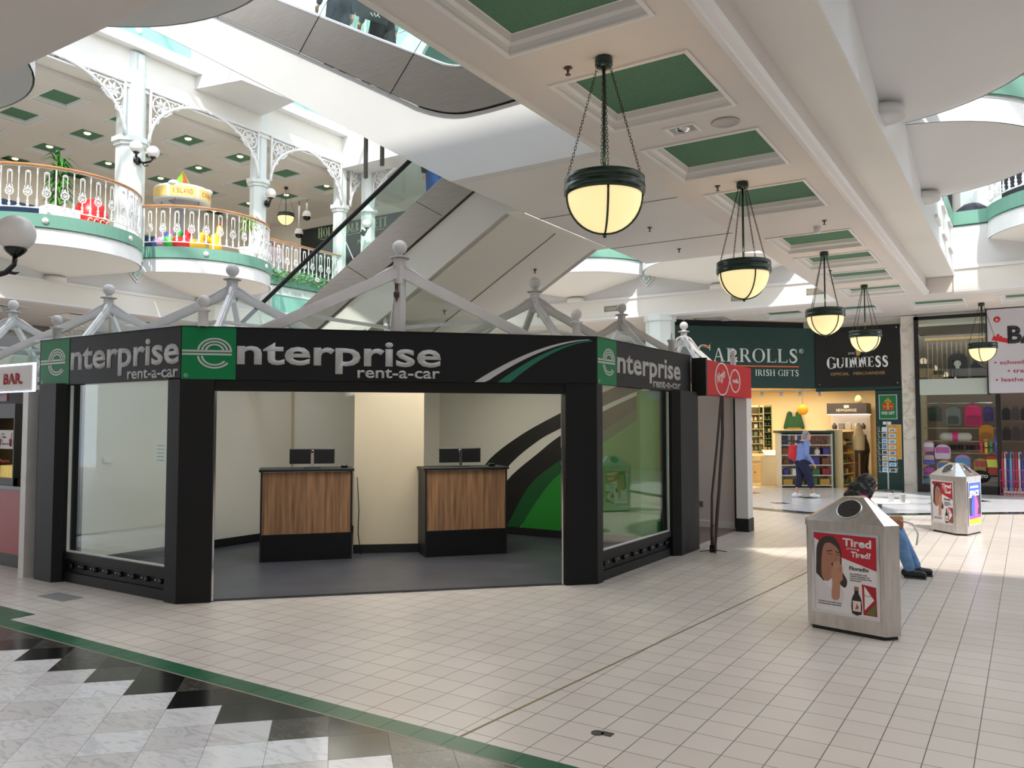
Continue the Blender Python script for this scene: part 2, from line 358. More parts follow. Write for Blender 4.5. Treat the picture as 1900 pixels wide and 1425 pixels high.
b=MB(); b.sweep([(-1.7,3.0,0),(-1.7,18.55,0)],[(-.06,GZ-.001),(-.055,GZ-.035),(-.01,GZ-.04),(.0,GZ-.02),(.045,GZ+.0),(.06,GZ+.045),(.03,GZ+.07),(.02,GZ+.1),(0,GZ+.11)]); b.build('edge_moulding',mould,bridge)
b=MB(); b.box(-3.5,-3.44,3,7.04,GZ-.02,5.0); b.build('edge_trim',cream,bridge)
b=MB(); b.box(-3.44,-1.2,3.0,18.55,5.0,5.5); b.build('deck',cream,bridge)
b=MB(); b.box(-1.2,-1.17,3.0,18.55,5.7,5.98); b.build('green_band',green,bridge)
b=MB(); b.box(-1.2,-1.18,3.0,18.55,4.68,5.7); b.build('outer_fascia',bright,bridge)
b=MB(); 
for y in (14.9,16.2,17.5): b.box(-1.18,-1.14,y-.35,y+.35,5.0,5.06); b.box(-1.18,-1.14,y-.35,y+.35,5.5,5.56)
b.build('panel_frame',mould,bridge)
# near gallery (above and behind the camera)
o=ceiling('ceiling','shaded pale ceiling slab of the near gallery overhead',-20,7,-8,3.0,GZ,[(-6.3,-5.2,-1,0.1),(-9.5,-8.4,-1,0.1)],th=0.6)
b=MB(); b.box(-20,7,2.95,3.0,4.9,5.7); b.build('edge_fascia',white,o)
b=MB(); b.box(-20,7,-8,2.4,9.9,10.6); struct(b.build('ceiling',white),'second floor slab of the near gallery high overhead','ceiling')
b=MB(); b.box(-20,7,2.3,2.4,10.6,11.7); struct(b.build('wall_near_parapet',white),'parapet of the second floor near gallery','wall')
# far gallery
fc=[(-5.55,-4.5,19.55,20.95),(-3.9,-2.85,19.55,20.95),(-2.2,-1.1,19.55,20.95),(-0.4,0.7,19.55,20.95),(-7.4,-6.3,19.55,20.5)]
farc=ceiling('ceiling','pale ceiling with green coffers in front of the far shops',-32,9,18.57,22.6,GZ,fc,th=0.6)
def facade(name,label,p0,p1,out,zs):      # upright bands between p0 and p1 (xy), thickness outwards
    p0=Vector(p0); p1=Vector(p1); out=Vector(out); o=None
    for (za,zb,m,t,pn) in zs:
        b=MB(); q=[p0-out*.3,p1-out*.3,p1+out*t,p0+out*t]; b.prism([(v.x,v.y) for v in q],za,zb)
        if o is None: o=b.build(name,m); struct(o,label)
        else: b.build(pn,m,o)
    return o
bands=[(4.352,4.84,cream,0.012,''),(4.84,5.7,white,.006,'upper_fascia'),(5.7,5.98,green,.02,'green_band'),(4.80,4.86,mould,.045,'upper_moulding'),(4.33,4.385,mould,.04,'lower_moulding'),(5.68,5.705,dkgreen,.025,'dark_line')]
wl=facade('wall_left','long left gallery edge with cream fascia and green band',(-18.3,2),(-18.3,18.55),(1,0),bands)
wf=facade('wall_far','far gallery edge with cream fascia, white wall and green band',(-18.3,18.55),(-3.44,18.55),(0,-1),bands)
wf2=facade('wall_far_right','right part of the far gallery edge with green band',(-1.2,18.55),(9,18.55),(0,-1),bands)
def vent(p,out,zc,par):
    b=MB(); t=Vector((-out[1],out[0],0)); o=Vector((*out,0)); c=Vector((*p,zc))
    for sx,sz,w,h in ((0,.06,.36,.02),(0,-.06,.36,.02),(-.17,0,.02,.14),(.17,0,.02,.14)):
        q=c+t*sx+Vector((0,0,sz)); 
        b.plate([(-w/2,-h/2),(w/2,-h/2),(w/2,h/2),(-w/2,h/2)],q,tuple(t),(0,0,1),.015 if t.cross(Vector((0,0,1))).dot(o)>0 else -.015)
    for k in range(5):
        q=c+Vector((0,0,-.04+k*.02)); b.bar(q-t*.16+o*.006,q+t*.16+o*.006,.01,.008)
    b.build('air_vent',M((150,140,124),0.5),par)
for x in (-10.9,-8.9,-5.6,-3.9): vent((x,18.54),(0,-1),4.6,wf)
vent((1.0,18.54),(0,-1),4.6,wf2)
# diamond plaques between balconies
def diamond(p,out,z,par,r=.2):
    o=Vector((*out,0)); t=Vector((-out[1],out[0],0)); s=1 if t.cross(Vector((0,0,1))).dot(o)>0 else -1
    for rr,th,m,n in ((r,.02,mould,'plaque'),(r*.72,.032,M((150,150,150),.5),'plaque_ring'),(r*.6,.04,mould,'plaque_inner'),(r*.36,.045,turq,'plaque_centre')):
        b=MB(); b.plate([(0,-rr),(rr,0),(0,rr),(-rr,0)],(*p,z),tuple(t),(0,0,1),s*th); ob=b.build('plaque' if n=='plaque' else n,m,par)
for y in (7.55,11.45,): diamond((-18.28,y),(1,0),5.3,wl)
for x in (-11.75,-7.9): diamond((x,18.53),(0,-1),5.27,wf)
b=MB()
for za,zb,ya,yb in ((4.87,4.93,15.55,18.3),(5.42,5.48,15.55,18.3),(4.93,5.42,15.55,15.61),(4.93,5.42,18.24,18.3)): b.box(-18.32,-18.26,ya,yb,za,zb)
f=b.build('panel_frame',mould,wl); b=MB(); b.box(-18.32,-18.28,15.61,18.24,4.93,5.42); b.build('turquoise_panel',turq,f)
# left gallery first floor deck, upper beam, cornice
b=MB(); b.box(-30,-18.3,2,22,5.0,5.6); struct(b.build('floor',cream),'first floor deck of the left gallery','floor')
gl=[]
b=MB(); b.box(-18.3,9,22.0,22.3,4.95,9.8); ww=b.build('wall_far_first_floor',cream); struct(ww,'first floor shop wall behind the far gallery')
for x in (-15,-11,-7,-3,0.6,4.4): b=MB(); b.box(x-1.6,x+1.6,21.9,22,5.5,8.6); b.build('shop_window',M((44,42,46),.3),ww)
b=MB(); b.box(-7.8,9,22.12,22.7,4.12,4.95); struct(b.build('wall_far_head',cream),'strip of wall above the far shop fronts')
for x in (-20,-22,-24,-26):
    for y in (6.8,8.6,10.4,12.2,14.0,15.8,17.6,19.4): gl.append((x-.55,x+.55,y-.45,y+.45))
ceiling('ceiling','upper left gallery ceiling with a grid of green coffers and downlights',-30,-18.76,2,22,9.7,gl,lights=[k for k in range(len(gl)) if k%2==1 or k in (12,4,20)])
b=MB(); b.box(-18.75,-18.2,2,21.9,9.85,10.8); bl=b.build('wall_left_beam',cream); struct(bl,'cream beam above the left gallery columns')
b=MB(); b.box(-18.75,-17.95,2,19.0,10.8,11.02); b.build('cornice',bright,bl)
b=MB(); b.box(-18.75,-18.1,2,19.0,11.02,12.2); b.build('upper_wall',bright,bl)
b=MB(); b.box(-18.21,-18.15,2,18.9,9.96,10.02); b.box(-18.21,-18.17,2,18.9,9.84,9.88); b.build('beam_moulding',mould,bl)
for ya,yb in ((5.8,8.9),(9.7,12.75),(15.0,18.6)):
    b=MB()
    for z0,z1,a,c in ((11.07,11.12,ya,yb),(11.52,11.57,ya,yb),(11.12,11.52,ya,ya+.06),(11.12,11.52,yb-.06,yb)): b.box(-18.1,-18.05,a,c,z0,z1)
    f=b.build('panel_frame',bright,bl); b=MB(); b.box(-18.1,-18.08,ya+.06,yb-.06,11.12,11.52); b.build('turquoise_panel',turq,f)
    b=MB(); b.lathe([(0,.03),(.06,.03),(.07,.02),(.085,.02),(.085,0)],(-18.08,(ya+yb)/2,11.3),14,(1,0,0)); b.build('medallion',mould,f)
# projecting box in the beam
b=MB(); b.prism([(-18.2,12.9),(-16.7,13.2),(-16.6,14.9),(-18.2,15.1)],10.45,11.9); b.build('projecting_bay',white,bl)
b=MB(); b.tube([(-17.4,13.0,12.0),(-17.0,13.02,12.1),(-16.8,13.05,12.6)],.06,6); b.build('green_bracket',green,bl)
# back and side walls of galleries
b=MB(); b.box(-30,-18.3,22,22.3,5.5,9.9); struct(b.build('wall_left_end',cream),'cream end wall of the upper left gallery behind the dark shop sign')
b=MB(); b.box(-30.3,-30,2,22,0,10); struct(b.build('wall_left_back',M((226,216,200),.6)),'back wall of the left galleries')
b=MB(); b.box(-26.2,-26,2,22,5.6,9.7); wk=b.build('wall_left_shops',M((222,214,198),.6)); struct(wk,'shop wall at the back of the upper left gallery')
for k,(y,c) in enumerate([(6.5,(30,60,96)),(10,(24,52,84)),(13.6,(42,50,60)),(17.2,(60,90,78))]):
    b=MB(); b.box(-26,-25.9,y-1.3,y+1.3,5.6,8.3); f=b.build('shop_window',M(c,.3),wk)
b=MB(); b.box(-23,-22.8,2,21.5,0,4.3); wk=b.build('wall_left_ground',M((120,104,92),.5)); struct(wk,'dim ground floor shopfronts under the left gallery')
for k,y in enumerate((4,7,10,13,16,19)):
    b=MB(); b.box(-22.8,-22.74,y-1.2,y+1.2,.2,2.6); b.build('shop_window',M((50,48,50),.2),wk); b=MB(); b.box(-22.8,-22.6,y-1.3,y+1.3,2.75,3.5); b.build('sign_board',M([(150,60,50),(60,80,110),(200,190,170),(40,60,50),(170,150,90),(90,40,60)][k],.4),wk)
ceiling('ceiling','ground floor ceiling under the left gallery with green coffers',-30,-18.32,2,18.55,GZ,[(-20.6,-19.4,y,y+1.0) for y in (4.5,6.5,8.5,10.5,12.5,14.5,16.5)],th=0.5)
b=MB(); b.box(-32,9,26.6,26.8,0,4.35); struct(b.build('wall_back',M((206,186,150),.7)),'rear wall behind the far shops')
b=MB(); b.box(7,7.3,-8,19,0,12); wr=b.build('wall_right',cream); struct(wr,'cream side wall on the right of the atrium')
for k,y in enumerate((1.5,6.5,11.5,16)):
    b=MB(); b.box(6.9,7,y-1.9,y+1.9,.1,2.7); b.build('shop_window',M([(60,64,70),(150,140,130),(40,70,60),(90,60,66)][k],.3),wr); b=MB(); b.box(6.8,7,y-2,y+2,2.8,3.6); b.build('sign_board',M([(210,210,214),(60,100,80),(190,60,60),(230,225,215)][k],.4),wr)
b=MB(); b.box(-30,9,-8.3,-8,0,12); wb=b.build('wall_behind_camera',cream); struct(wb,'wall behind the viewpoint')
for k in range(7):
    x=-16+k*3.4; b=MB(); b.box(x-1.4,x+1.4,-8,-7.9,.1,2.6); b.build('shop_window',M([(70,66,60),(110,100,96),(50,60,66)][k%3],.3),wb)
b=MB(); b.box(-30,-7.9,21.9,22.2,0,GZ); struct(b.build('wall_far_ground',M((190,180,164),.6)),'ground floor wall left of the gift shop')
# second storey far facade seen through the gap by the escalator
o=None; b=MB(); b.box(-18.3,-3.0,18.3,18.5,10.3,11.2); o=b.build('wall_far_upper',bright); struct(o,'upper far facade with arches and turquoise lattice panels')
b=MB(); b.box(-20,9,18.3,22,9.8,10.3); b.build('upper_slab',white,o)
b=MB(); b.box(-20,9,19.3,19.4,10.3,15.4); b.build('recessed_glazing',M((150,166,160),.2),o)
for k in range(7):
    x=-17.3+k*2.0
    b=MB(); b.box(x-.12,x+.12,18.2,18.5,11.2,13.6); b.build('pilaster',bright,o)
    # arch spandrel
    pts=[(0.12,2.4),(0.12,1.1)]+[(1.0-.8*math.cos(t*PI/14),1.1+.85*math.sin(t*PI/14)) for t in range(15)]+[(1.88,1.1),(1.88,2.4)]
    b=MB(); b.plate(pts,(x,18.45,11.2),(1,0,0),(0,0,1),.12); b.build('arch',bright,o)
    b=MB(); b.box(x+.1,x+1.9,18.4,18.46,13.65,14.7); f=b.build('turquoise_panel',turq,o)
    b=MB(); z0,z1=13.65,14.7
    for p,q in (((x+.1,z0),(x+1.9,z1)),((x+.1,z1),(x+1.9,z0)),((x+.1,z0),(x+1.9,z0)),((x+.1,z1),(x+1.9,z1)),((x+1,z0),(x+1,z1)),((x,z0),(x,z1))): b.bar((p[0],18.36,p[1]),(q[0],18.36,q[1]),.06,.05)
    b.build('lattice',bright,f)
b=MB(); b.box(-18.3,-3,18.2,18.5,14.75,15.3); b.build('eaves',bright,o)
# glazed roof frame of the atrium
b=MB()
for k in range(12):
    y=2.5+k*1.5; b.bar((-18.5,y,15.6),(-10,y,18.2),.09,.16); b.bar((-10,y,18.2),(-1,y,15.6),.09,.16); b.bar((-1,y,15.6),(7,y,17.2),.09,.16)
for x,z in ((-18.4,15.6),(-14.2,16.9),(-10,18.2),(-5.5,16.9),(-1,15.6),(3,16.4)): b.bar((x,2,z),(x,19,z),.12,.14)
struct(b.build('ceiling',bright),'white glazed roof trusses high over the atrium','ceiling')
# ================= BALCONIES, RAILINGS =================
def baluster_mesh(h):
    b=MB(); b.lathe([(.013,0),(.013,.05),(.03,.09),(.018,.12),(.028,.15),(.012,.19),(.010,h*.80),(.016,h*.82),(.016,h*.90),(.011,h*.92),(.011,h)],n=6)
    b.tube([(0,0,h*.93),(.03,0,h*.985),(.075,0,h)],.007,4); b.tube([(0,0,h*.93),(-.03,0,h*.985),(-.075,0,h)],.007,4)
    b.tube([(0,0,.07),(.03,0,.02),(.075,0,0)],.008,4); b.tube([(0,0,.07),(-.03,0,.02),(-.075,0,0)],.008,4)
    return b
def ornate_mesh(h):
    b=MB(); z=h*.37; R=.074
    b.tube([(R*math.cos(t*PI/8),0,z+R*1.05*math.sin(t*PI/8)) for t in range(16)],.014,5,True)
    for k in range(6): a=k*PI/3; b.tube([(0,0,z),(R*.9*math.cos(a),0,z+R*.9*math.sin(a))],.007,4)
    b.tube([(R*.5*math.cos(t*PI/4),0,z+R*.5*math.sin(t*PI/4)) for t in range(8)],.007,4,True)
    b.lathe([(.005,0),(.02,.02),(.032,.06),(.014,.10),(.03,.13),(.012,.16),(.016,z-R)],n=6)
    b.lathe([(.03,z+R-.01),(.02,z+R+.03),(.004,z+R+.075)],n=6)
    for sx in (-1,1):
        b.tube([(sx*.042,0,z+R*.8),(sx*.042,0,h*.83)],.009,5)
        b.tube([(sx*.05,0,z+.03),(sx*.062,0,z+R+.03),(sx*.042,0,z+R+.06)],.008,4)
    b.tube([(.046*math.cos(t*PI/8),0,h*.83+.055*math.sin(t*PI/8)) for t in range(9)],.011,5)
    b.tube([(-.03,0,h*.83),(0,0,h*.87),(.03,0,h*.83)],.008,4); b.tube([(0,0,h*.83),(0,0,h*.90)],.008,4)
    return b
def rail_parts(par,path,zb,zt,pitch=.165):
    # path: list of (x,y) local; builds handrail, rails, alternating balusters and ornate panels
    P=[Vector((p[0],p[1])) for p in path]; L=[0]
    for i in range(1,len(P)): L.append(L[-1]+(P[i]-P[i-1]).length)
    def at(s):
        for i in range(1,len(P)):
            if L[i]>=s: t=(s-L[i-1])/(L[i]-L[i-1]); return P[i-1].lerp(P[i],t),(P[i]-P[i-1]).normalized()
        return P[-1],(P[-1]-P[-2]).normalized()
    p3=[(p.x,p.y,0) for p in P]
    b=MB(); b.sweep(p3,[(-.035,zt-.03),(-.045,zt),(-.03,zt+.022),(.03,zt+.022),(.045,zt),(.035,zt-.03),(-.035,zt-.03)]); b.build('handrail',oak,par)
    b=MB(); b.sweep(p3,[(-.016,zt-.045),(-.016,zt-.03),(.016,zt-.03),(.016,zt-.045),(-.016,zt-.045)]); b.sweep(p3,[(-.016,zb),(-.016,zb+.02),(.016,zb+.02),(.016,zb),(-.016,zb)])
    b.build('rail',iron,par)
    h=zt-.04-zb-.01; n=int(L[-1]/pitch); bm0=om0=None; pst=None
    for k in range(n+1):
        s=L[-1]*k/n; p,d=at(s); a=math.atan2(d.y,d.x)
        if k%10==0:
            if pst is None:
                b=MB(); b.box(-.014,.014,-.014,.014,zb-.14,zt-.03); pst=o=b.build('rail_post',iron,par)
            else: o=pst.copy(); C.objects.link(o)
            o.location=(p.x,p.y,0)
        elif k%2==1:
            if om0 is None: om0=o=ornate_mesh(h).build('ornate_panel',iron,par)
            else: o=om0.copy(); C.objects.link(o)
            o.location=(p.x,p.y,zb+.01)
        else:
            if bm0 is None: bm0=o=baluster_mesh(h).build('baluster',iron,par)
            else: o=bm0.copy(); C.objects.link(o)
            o.location=(p.x,p.y,zb+.01)
        o.rotation_euler=(0,0,a)
BW=1.9; SG=1.55; RR=(BW*BW+SG*SG)/(2*SG); CY=SG-RR
def bowpath(off=0,n=28):
    r=RR+off; a0=math.acos(max(-1,min(1,-BW/RR))) if CY<0 else 0
    aa=math.atan2(-CY,-BW); a1=math.atan2(-CY,BW); return [(r*math.cos(aa+(a1-aa)*i/n),CY+r*math.sin(aa+(a1-aa)*i/n)) for i in range(n+1)]
def balcony(loc,rz,label,rail=True,group=None,cap=cream,low=4.92):
    B0=low-.07; t=T('balcony',label,'balcony',(loc[0],loc[1],B0),rz,group)
    z=lambda v:v-B0
    p=bowpath(); p3=[(a,c,0) for a,c in p]
    # soffit: half cone from the rim down to the wall
    b=MB(); n=len(p); vs=[(a,c,z(5.36)) for a,c in p]+[(0,0,z(low))]; b.add(vs,[(i,i+1,n) for i in range(n-1)],True); b.build('soffit',cap,t)
    b=MB(); b.lathe([(0,z(low)-.07),(.24,z(low)-.07),(.24,z(low)+.02),(.0,z(low)+.03)],(0,0,0),16,a0=0,a1=PI); b.build('corbel_disc',cap,t)
    b=MB(); b.sweep(p3,[(-.02,z(5.36)),(-.02,z(5.70)),(.03,z(5.70)),(.03,z(5.36))]); b.build('fascia',bright,t)
    b=MB(); b.sweep(p3,[(-.045,z(5.705)),(-.045,z(5.98)),(.03,z(5.98))]); b.build('green_band',green,t)
    b=MB(); b.sweep(p3,[(-.05,z(5.685)),(-.05,z(5.705))]); b.build('dark_line',dkgreen,t)
    b=MB(); b.prism(p,z(5.5),z(5.6)); b.build('deck',cream,t)
    if rail:
        rail_parts(t,bowpath(-.03),z(6.1),z(7.0))
        for k in (9,19):
            a,c=p[k]; an=math.atan2(c-CY,a); b=MB(); b.lathe([(0,.028),(.04,.028),(.045,.015),(.06,.03),(.062,0)],(a+.045*math.cos(an),c+.045*math.sin(an),z(5.84)),14,(math.cos(an),math.sin(an),0)); b.build('medallion',mould,t)
    return t
balcony((-18.3,9.5),-PI/2,'round balcony on the left with the big leafy plant and red stand behind its rail')
balcony((-18.3,13.35),-PI/2,'round balcony on the left in front of the small carousel')
balcony((-9.9,18.55),PI,'plain round balcony on the far wall nearest the escalator',False)
balcony((-6.05,18.55),PI,'plain round balcony on the far wall above the gift shop',False)
balcony((1.35,18.55),PI,'balcony with white railing at the far right edge of the picture')
balcony((-1.2,5.05),-PI/2,'nearest rounded balcony along the right of the bridge, mostly out of view',False,cap=white)
balcony((-1.2,8.9),-PI/2,'large rounded balcony underside at the top right corner beside the bridge',False,cap=white,low=4.86)
balcony((-1.2,12.78),-PI/2,'second rounded balcony along the right of the bridge with a bright rim',False,cap=white)
balcony((-9.8,3.0),0,'shaded rounded balcony at the top left edge with a dark outline',False,cap=white)
balcony((-5.9,3.0),0,'shaded rounded balcony at the top left next to the steel escalator',False,cap=white)
t=T('railing','straight white iron railing with wooden handrail between the balcony and the escalator','railing',(-18.27,15.35,5.98),PI/2)
rail_parts(t,[(0,0),(3.15,0)],.12,1.02)
# ---- columns ----
def oct(r,c=(0,0),a=PI/8): return [(c[0]+r*math.cos(a+k*PI/4),c[1]+r*math.sin(a+k*PI/4)) for k in range(8)]
def spandrel(sg,W_=1.7,H_=1.32):
    # quarter arch bracket in the local xz plane starting at column face x=0 (sg=+1 to +x) below z=0
    b=MB(); f=lambda x,z:(sg*x,0,z)
    arc=[f(W_*(1-math.cos(t*PI/24)) ,-H_+H_*math.sin(t*PI/24)) for t in range(13)]
    b.tube(arc,.042,6); b.tube([f(0.02,-H_),f(0.02,0)],.035,6); b.tube([f(0,-.02),f(W_,-.02)],.035,6)
    c=(.32,-.33); R=.24
    b.tube([f(c[0]+R*math.cos(k*PI/10),c[1]+R*math.sin(k*PI/10)) for k in range(20)],.024,5,True)
    for k in range(8):
        a=k*PI/4+.2; u=(math.cos(a),math.sin(a)); v=(-u[1],u[0]); b.add([f(c[0],c[1]),f(c[0]+u[0]*.12+v[0]*.04,c[1]+u[1]*.12+v[1]*.04),f(c[0]+u[0]*.22,c[1]+u[1]*.22),f(c[0]+u[0]*.12-v[0]*.04,c[1]+u[1]*.12-v[1]*.04)],[(0,1,2,3)])
        b.tube([f(c[0],c[1]),f(c[0]+u[0]*.22,c[1]+u[1]*.22)],.012,4)
    def scroll(cx,cy,r,a0,tn=1.6,d=1):
        n=16; b.tube([f(cx+r*(1-.65*i/n)*math.cos(a0+d*tn*2*PI*i/n/1.3),cy+r*(1-.65*i/n)*math.sin(a0+d*tn*2*PI*i/n/1.3)) for i in range(n+1)],.02,5)
    scroll(.74,-.17,.13,PI,1.3,1); scroll(.98,-.10,.075,PI,1.2,-1); scroll(.15,-.72,.12,PI/2,1.3,-1); scroll(.08,-.93,.06,PI/2,1.2,1)
    scroll(.56,-.42,.05,0,1.2,1); scroll(1.14,-.06,.035,PI,1,1)
    return b
def sconce(loc,rz,label,two=False):
    t=T('wall_lamp',label,'lamp',loc,rz)
    b=MB(); b.lathe([(0,.05),(.06,.05),(.09,.03),(.11,0)],(0,0,0),14,(0,1,0)); b.build('wall_rose',blackg,t)
    for sx in ((-1,1) if two else (0.6,)):
        g=(sx*.22,.30,.22)
        b=MB(); b.tube([(0,.03,0),(sx*.08,.12,-.06),(sx*.18,.24,-.02),(g[0],g[1],.06)],.028,7); b.tube([(sx*.05,.1,-.04),(sx*.12,.12,-.13),(sx*.17,.2,-.10)],.014,5); b.build('arm',blackg,t)
        b=MB(); b.lathe([(.0,.04),(.04,.05),(.075,.085),(.08,.10),(0,.10)],(g[0],g[1],0),14); b.build('lamp_holder',blackg,t)
        b=MB(); b.sph(g,.15,20); b.build('globe',globe,t)
    return t
for (y,r,lab) in ((11.3,.34,'wide pale blue column with double globe lamp between the two left balconies'),(15.2,.24,'slim pale blue column with one globe lamp right of the carousel'),(18.45,.22,'pale blue column at the corner beside its twin, half behind the escalator handrail'),):
    t=T('column',lab,'column',(-18.42,y,5.6))
    b=MB(); b.prism(oct(r),-.02,4.6+.55); 
    b.build('shaft',colm,t)
    b=MB(); b.prism(oct(r+.10),2.92,3.04); b.prism(oct(r+.05),2.84,2.92); b.build('collar',colm,t)
    b=MB(); b.prism(oct(r+.06),0,.25); b.build('base',colm,t)
    if r>.3: b=MB(); b.box(.2,.36,-.07,.07,.2,5.1); b.build('pilaster',colm,t)
    for s in (-1,1):
        m=spandrel(s)
        o=m.build('bracket',iron,t); o.rotation_euler=(0,0,PI/2); o.location=(.26,s*(r-.02),4.36)
t=T('column','second pale blue column of the pair behind the escalator handrail','column',(-17.9,19.2,5.6)); b=MB(); b.prism(oct(.24),-.02,5.1); b.build('shaft',colm,t); b=MB(); b.prism(oct(.33),2.9,3.0); b.build('collar',colm,t)
o=spandrel(1).build('bracket',iron,t); o.location=(.22,0,4.36)
t=T('column','left gallery column half hidden by the round balcony at the left edge','column',(-18.42,7.45,5.6)); b=MB(); b.prism(oct(.24),-.02,5.1); b.build('shaft',colm,t); o=spandrel(1).build('bracket',iron,t); o.rotation_euler=(0,0,PI/2); o.location=(.26,.22,4.36)
sconce((-18.05,11.25,8.05),-PI/2,'double globe lamp on the wide column of the left gallery',True)
sconce((-18.15,15.3,7.95),-PI/2,'single globe lamp on the slim column right of the carousel')
sconce((-17.7,18.75,7.75),-PI/2,'single globe lamp seen through the escalator glass')
# far columns on ground
for x,y,lab in ((-7.65,18.75,'pale blue octagonal column left of the green gift shop sign'),(-18.2,18.7,'pale ground floor column in the far left corner')):
    t=T('column',lab,'column',(x,y,0)); b=MB(); b.prism(oct(.36),0,4.33); b.build('shaft',colm,t); b=MB(); b.prism(oct(.42),0,.3); b.prism(oct(.40),4.2,4.34); b.build('base',colm,t)
t=T('column','pale blue octagonal column behind the far right balcony rail','column',(-.7,19.3,5.5)); b=MB(); b.prism(oct(.4),0,4.3); b.build('shaft',colm,t); b=MB(); b.prism(oct(.46),0,.2); b.build('base',colm,t)
# near left globe on a bracket (column out of frame)
t=T('column','near column just outside the left edge that carries the grey globe lamp','column',(-7.95,2.9,0)); b=MB(); b.prism(oct(.3),0,4.34); b.build('shaft',colm,t)
b=MB(); b.prism(oct(.36),0,.3); b.build('base',colm,t)
t=T('wall_lamp','large unlit grey globe lamp on a black scroll bracket at the left edge','lamp',(-7.66,3.02,2.85),0,world=True)
gx,gy,gz=-7.19,3.4,3.27
b=MB(); b.sph((gx,gy,gz),.152,32); b.build('globe',globe,t)
b=MB(); b.lathe([(0,gz-.20),(.03,gz-.2),(.07,gz-.165),(.088,gz-.14),(.088,gz-.128),(0,gz-.128)],(gx,gy,0),20); b.build('lamp_holder',blackg,t)
b=MB(); b.tube([(gx,gy,gz-.19),(gx-.005,gy-.005,gz-.27),(gx-.05,gy-.05,gz-.34),(gx-.14,gy-.12,gz-.375),(-7.66,3.05,gz-.40)],[.02,.02,.022,.024,.03],8)
b.tube([(gx-.05,gy-.05,gz-.33),(gx+.0,gy,gz-.345),(gx+.03,gy+.02,gz-.335)],[.02,.013,.004],6)
b.tube([(gx-.14,gy-.12,gz-.37),(gx-.2,gy-.16,gz-.31),(gx-.21,gy-.17,gz-.26)],[.018,.012,.004],6); b.build('scroll_arm',blackg,t)
# ================= ESCALATORS =================
def sideplate(poly,y,th,name,m,par):   # poly in (x,z), standing at y, thickness to +y
    b=MB(); b.plate(poly,(0,y,0),(1,0,0),(0,0,1),-th); return b.build(name,m,par)
def smooth_curve(a,n=8):   # Catmull-Rom through points
    out=[]; 
    for i in range(len(a)-1):
        p0=Vector(a[max(i-1,0)]);p1=Vector(a[i]);p2=Vector(a[i+1]);p3=Vector(a[min(i+2,len(a)-1)])
        for k in range(n):
            t=k/n; out.append(tuple(.5*((2*p1)+(p2-p0)*t+(2*p0-5*p1+4*p2-p3)*t*t+(3*p1-p0-3*p2+p3)*t**3)))
    out.append(tuple(a[-1])); return out
sb=smooth_curve([(-3.44,5.07),(-4.3,5.07),(-4.9,5.06),(-5.3,5.10),(-5.75,5.27),(-6.2,5.53),(-8.57,6.89)])+[(-14.6,10.35)]
st=smooth_curve([(-3.44,5.56),(-4.3,5.55),(-4.85,5.55),(-5.3,5.62),(-5.78,5.87),(-6.4,6.22),(-8.29,7.29)])+[(-14.2,10.65)]
up=T('escalator','upper escalator with brushed steel side rising to the left from the bridge','escalator',(-5,7.7,4.35),world=True)
sideplate([(-3.44,4.35),(-5.34,4.35)]+[(-8.56,6.22),(-14.8,9.8)]+sb[::-1],7.04,.12,'side_casing',white,up)
sideplate([(x,z+.012) for x,z in sb]+st[::-1],7.0,.16,'steel_panel',steel,up)
b=MB(); P=[(x,7.07,z+.02) for x,z in st]; b.tube(P,.045,6,flat=(.6,1.8)); b.build('balustrade_deck',chrome,up)
b=MB()
for x0,x1 in ((-5.7,-6.2),(-7.25,-7.75),(-8.9,-9.4)):
    z0=5.56+(-5.25-x0)*.565-.32; b.bar((x0,6.998,z0+.02+.55),(x1,6.998,z0+.02-.0),.005,.006)
b.build('panel_joint',blackg,up)
gl_=[(x,z+.03) for x,z in st]+[(x-.02,z+.75) for x,z in st][::-1]
sideplate(gl_,7.08,.012,'glass_balustrade',gesc,up); sideplate(gl_,8.22,.012,'glass_balustrade',gesc,up)
for y in (7.086,8.226):
    b=MB(); b.tube([(x-.02,y,z+.78) for x,z in st],.032,8); b.build('handrail',black,up)
b=MB(); b.tube([(x,8.24,z+.02) for x,z in st],.045,6,flat=(.6,1.8)); b.build('balustrade_deck',chrome,up)
sideplate([(-3.44,4.36),(-5.34,4.36),(-8.56,6.22),(-14.8,9.8)]+st[::-1],8.2,.14,'side_casing',white,up)
b=MB(); b.add([(-5.34,7.06,4.36),(-14.8,7.06,9.8),(-14.8,8.34,9.8),(-5.34,8.34,4.36)],[(0,1,2,3)]); b.build('underside',white,up)
b=MB(); n=26
for k in range(n): x=-5.9-k*.32; z=5.35+.185*k; b.box(x-.32,x,7.25,8.1,z-.1,z)
b.build('steps',M((60,60,62),.4),up)
b=MB(); b.box(-5.9,-3.44,7.16,8.2,5.3,5.36); b.build('landing_plate',steel,up)
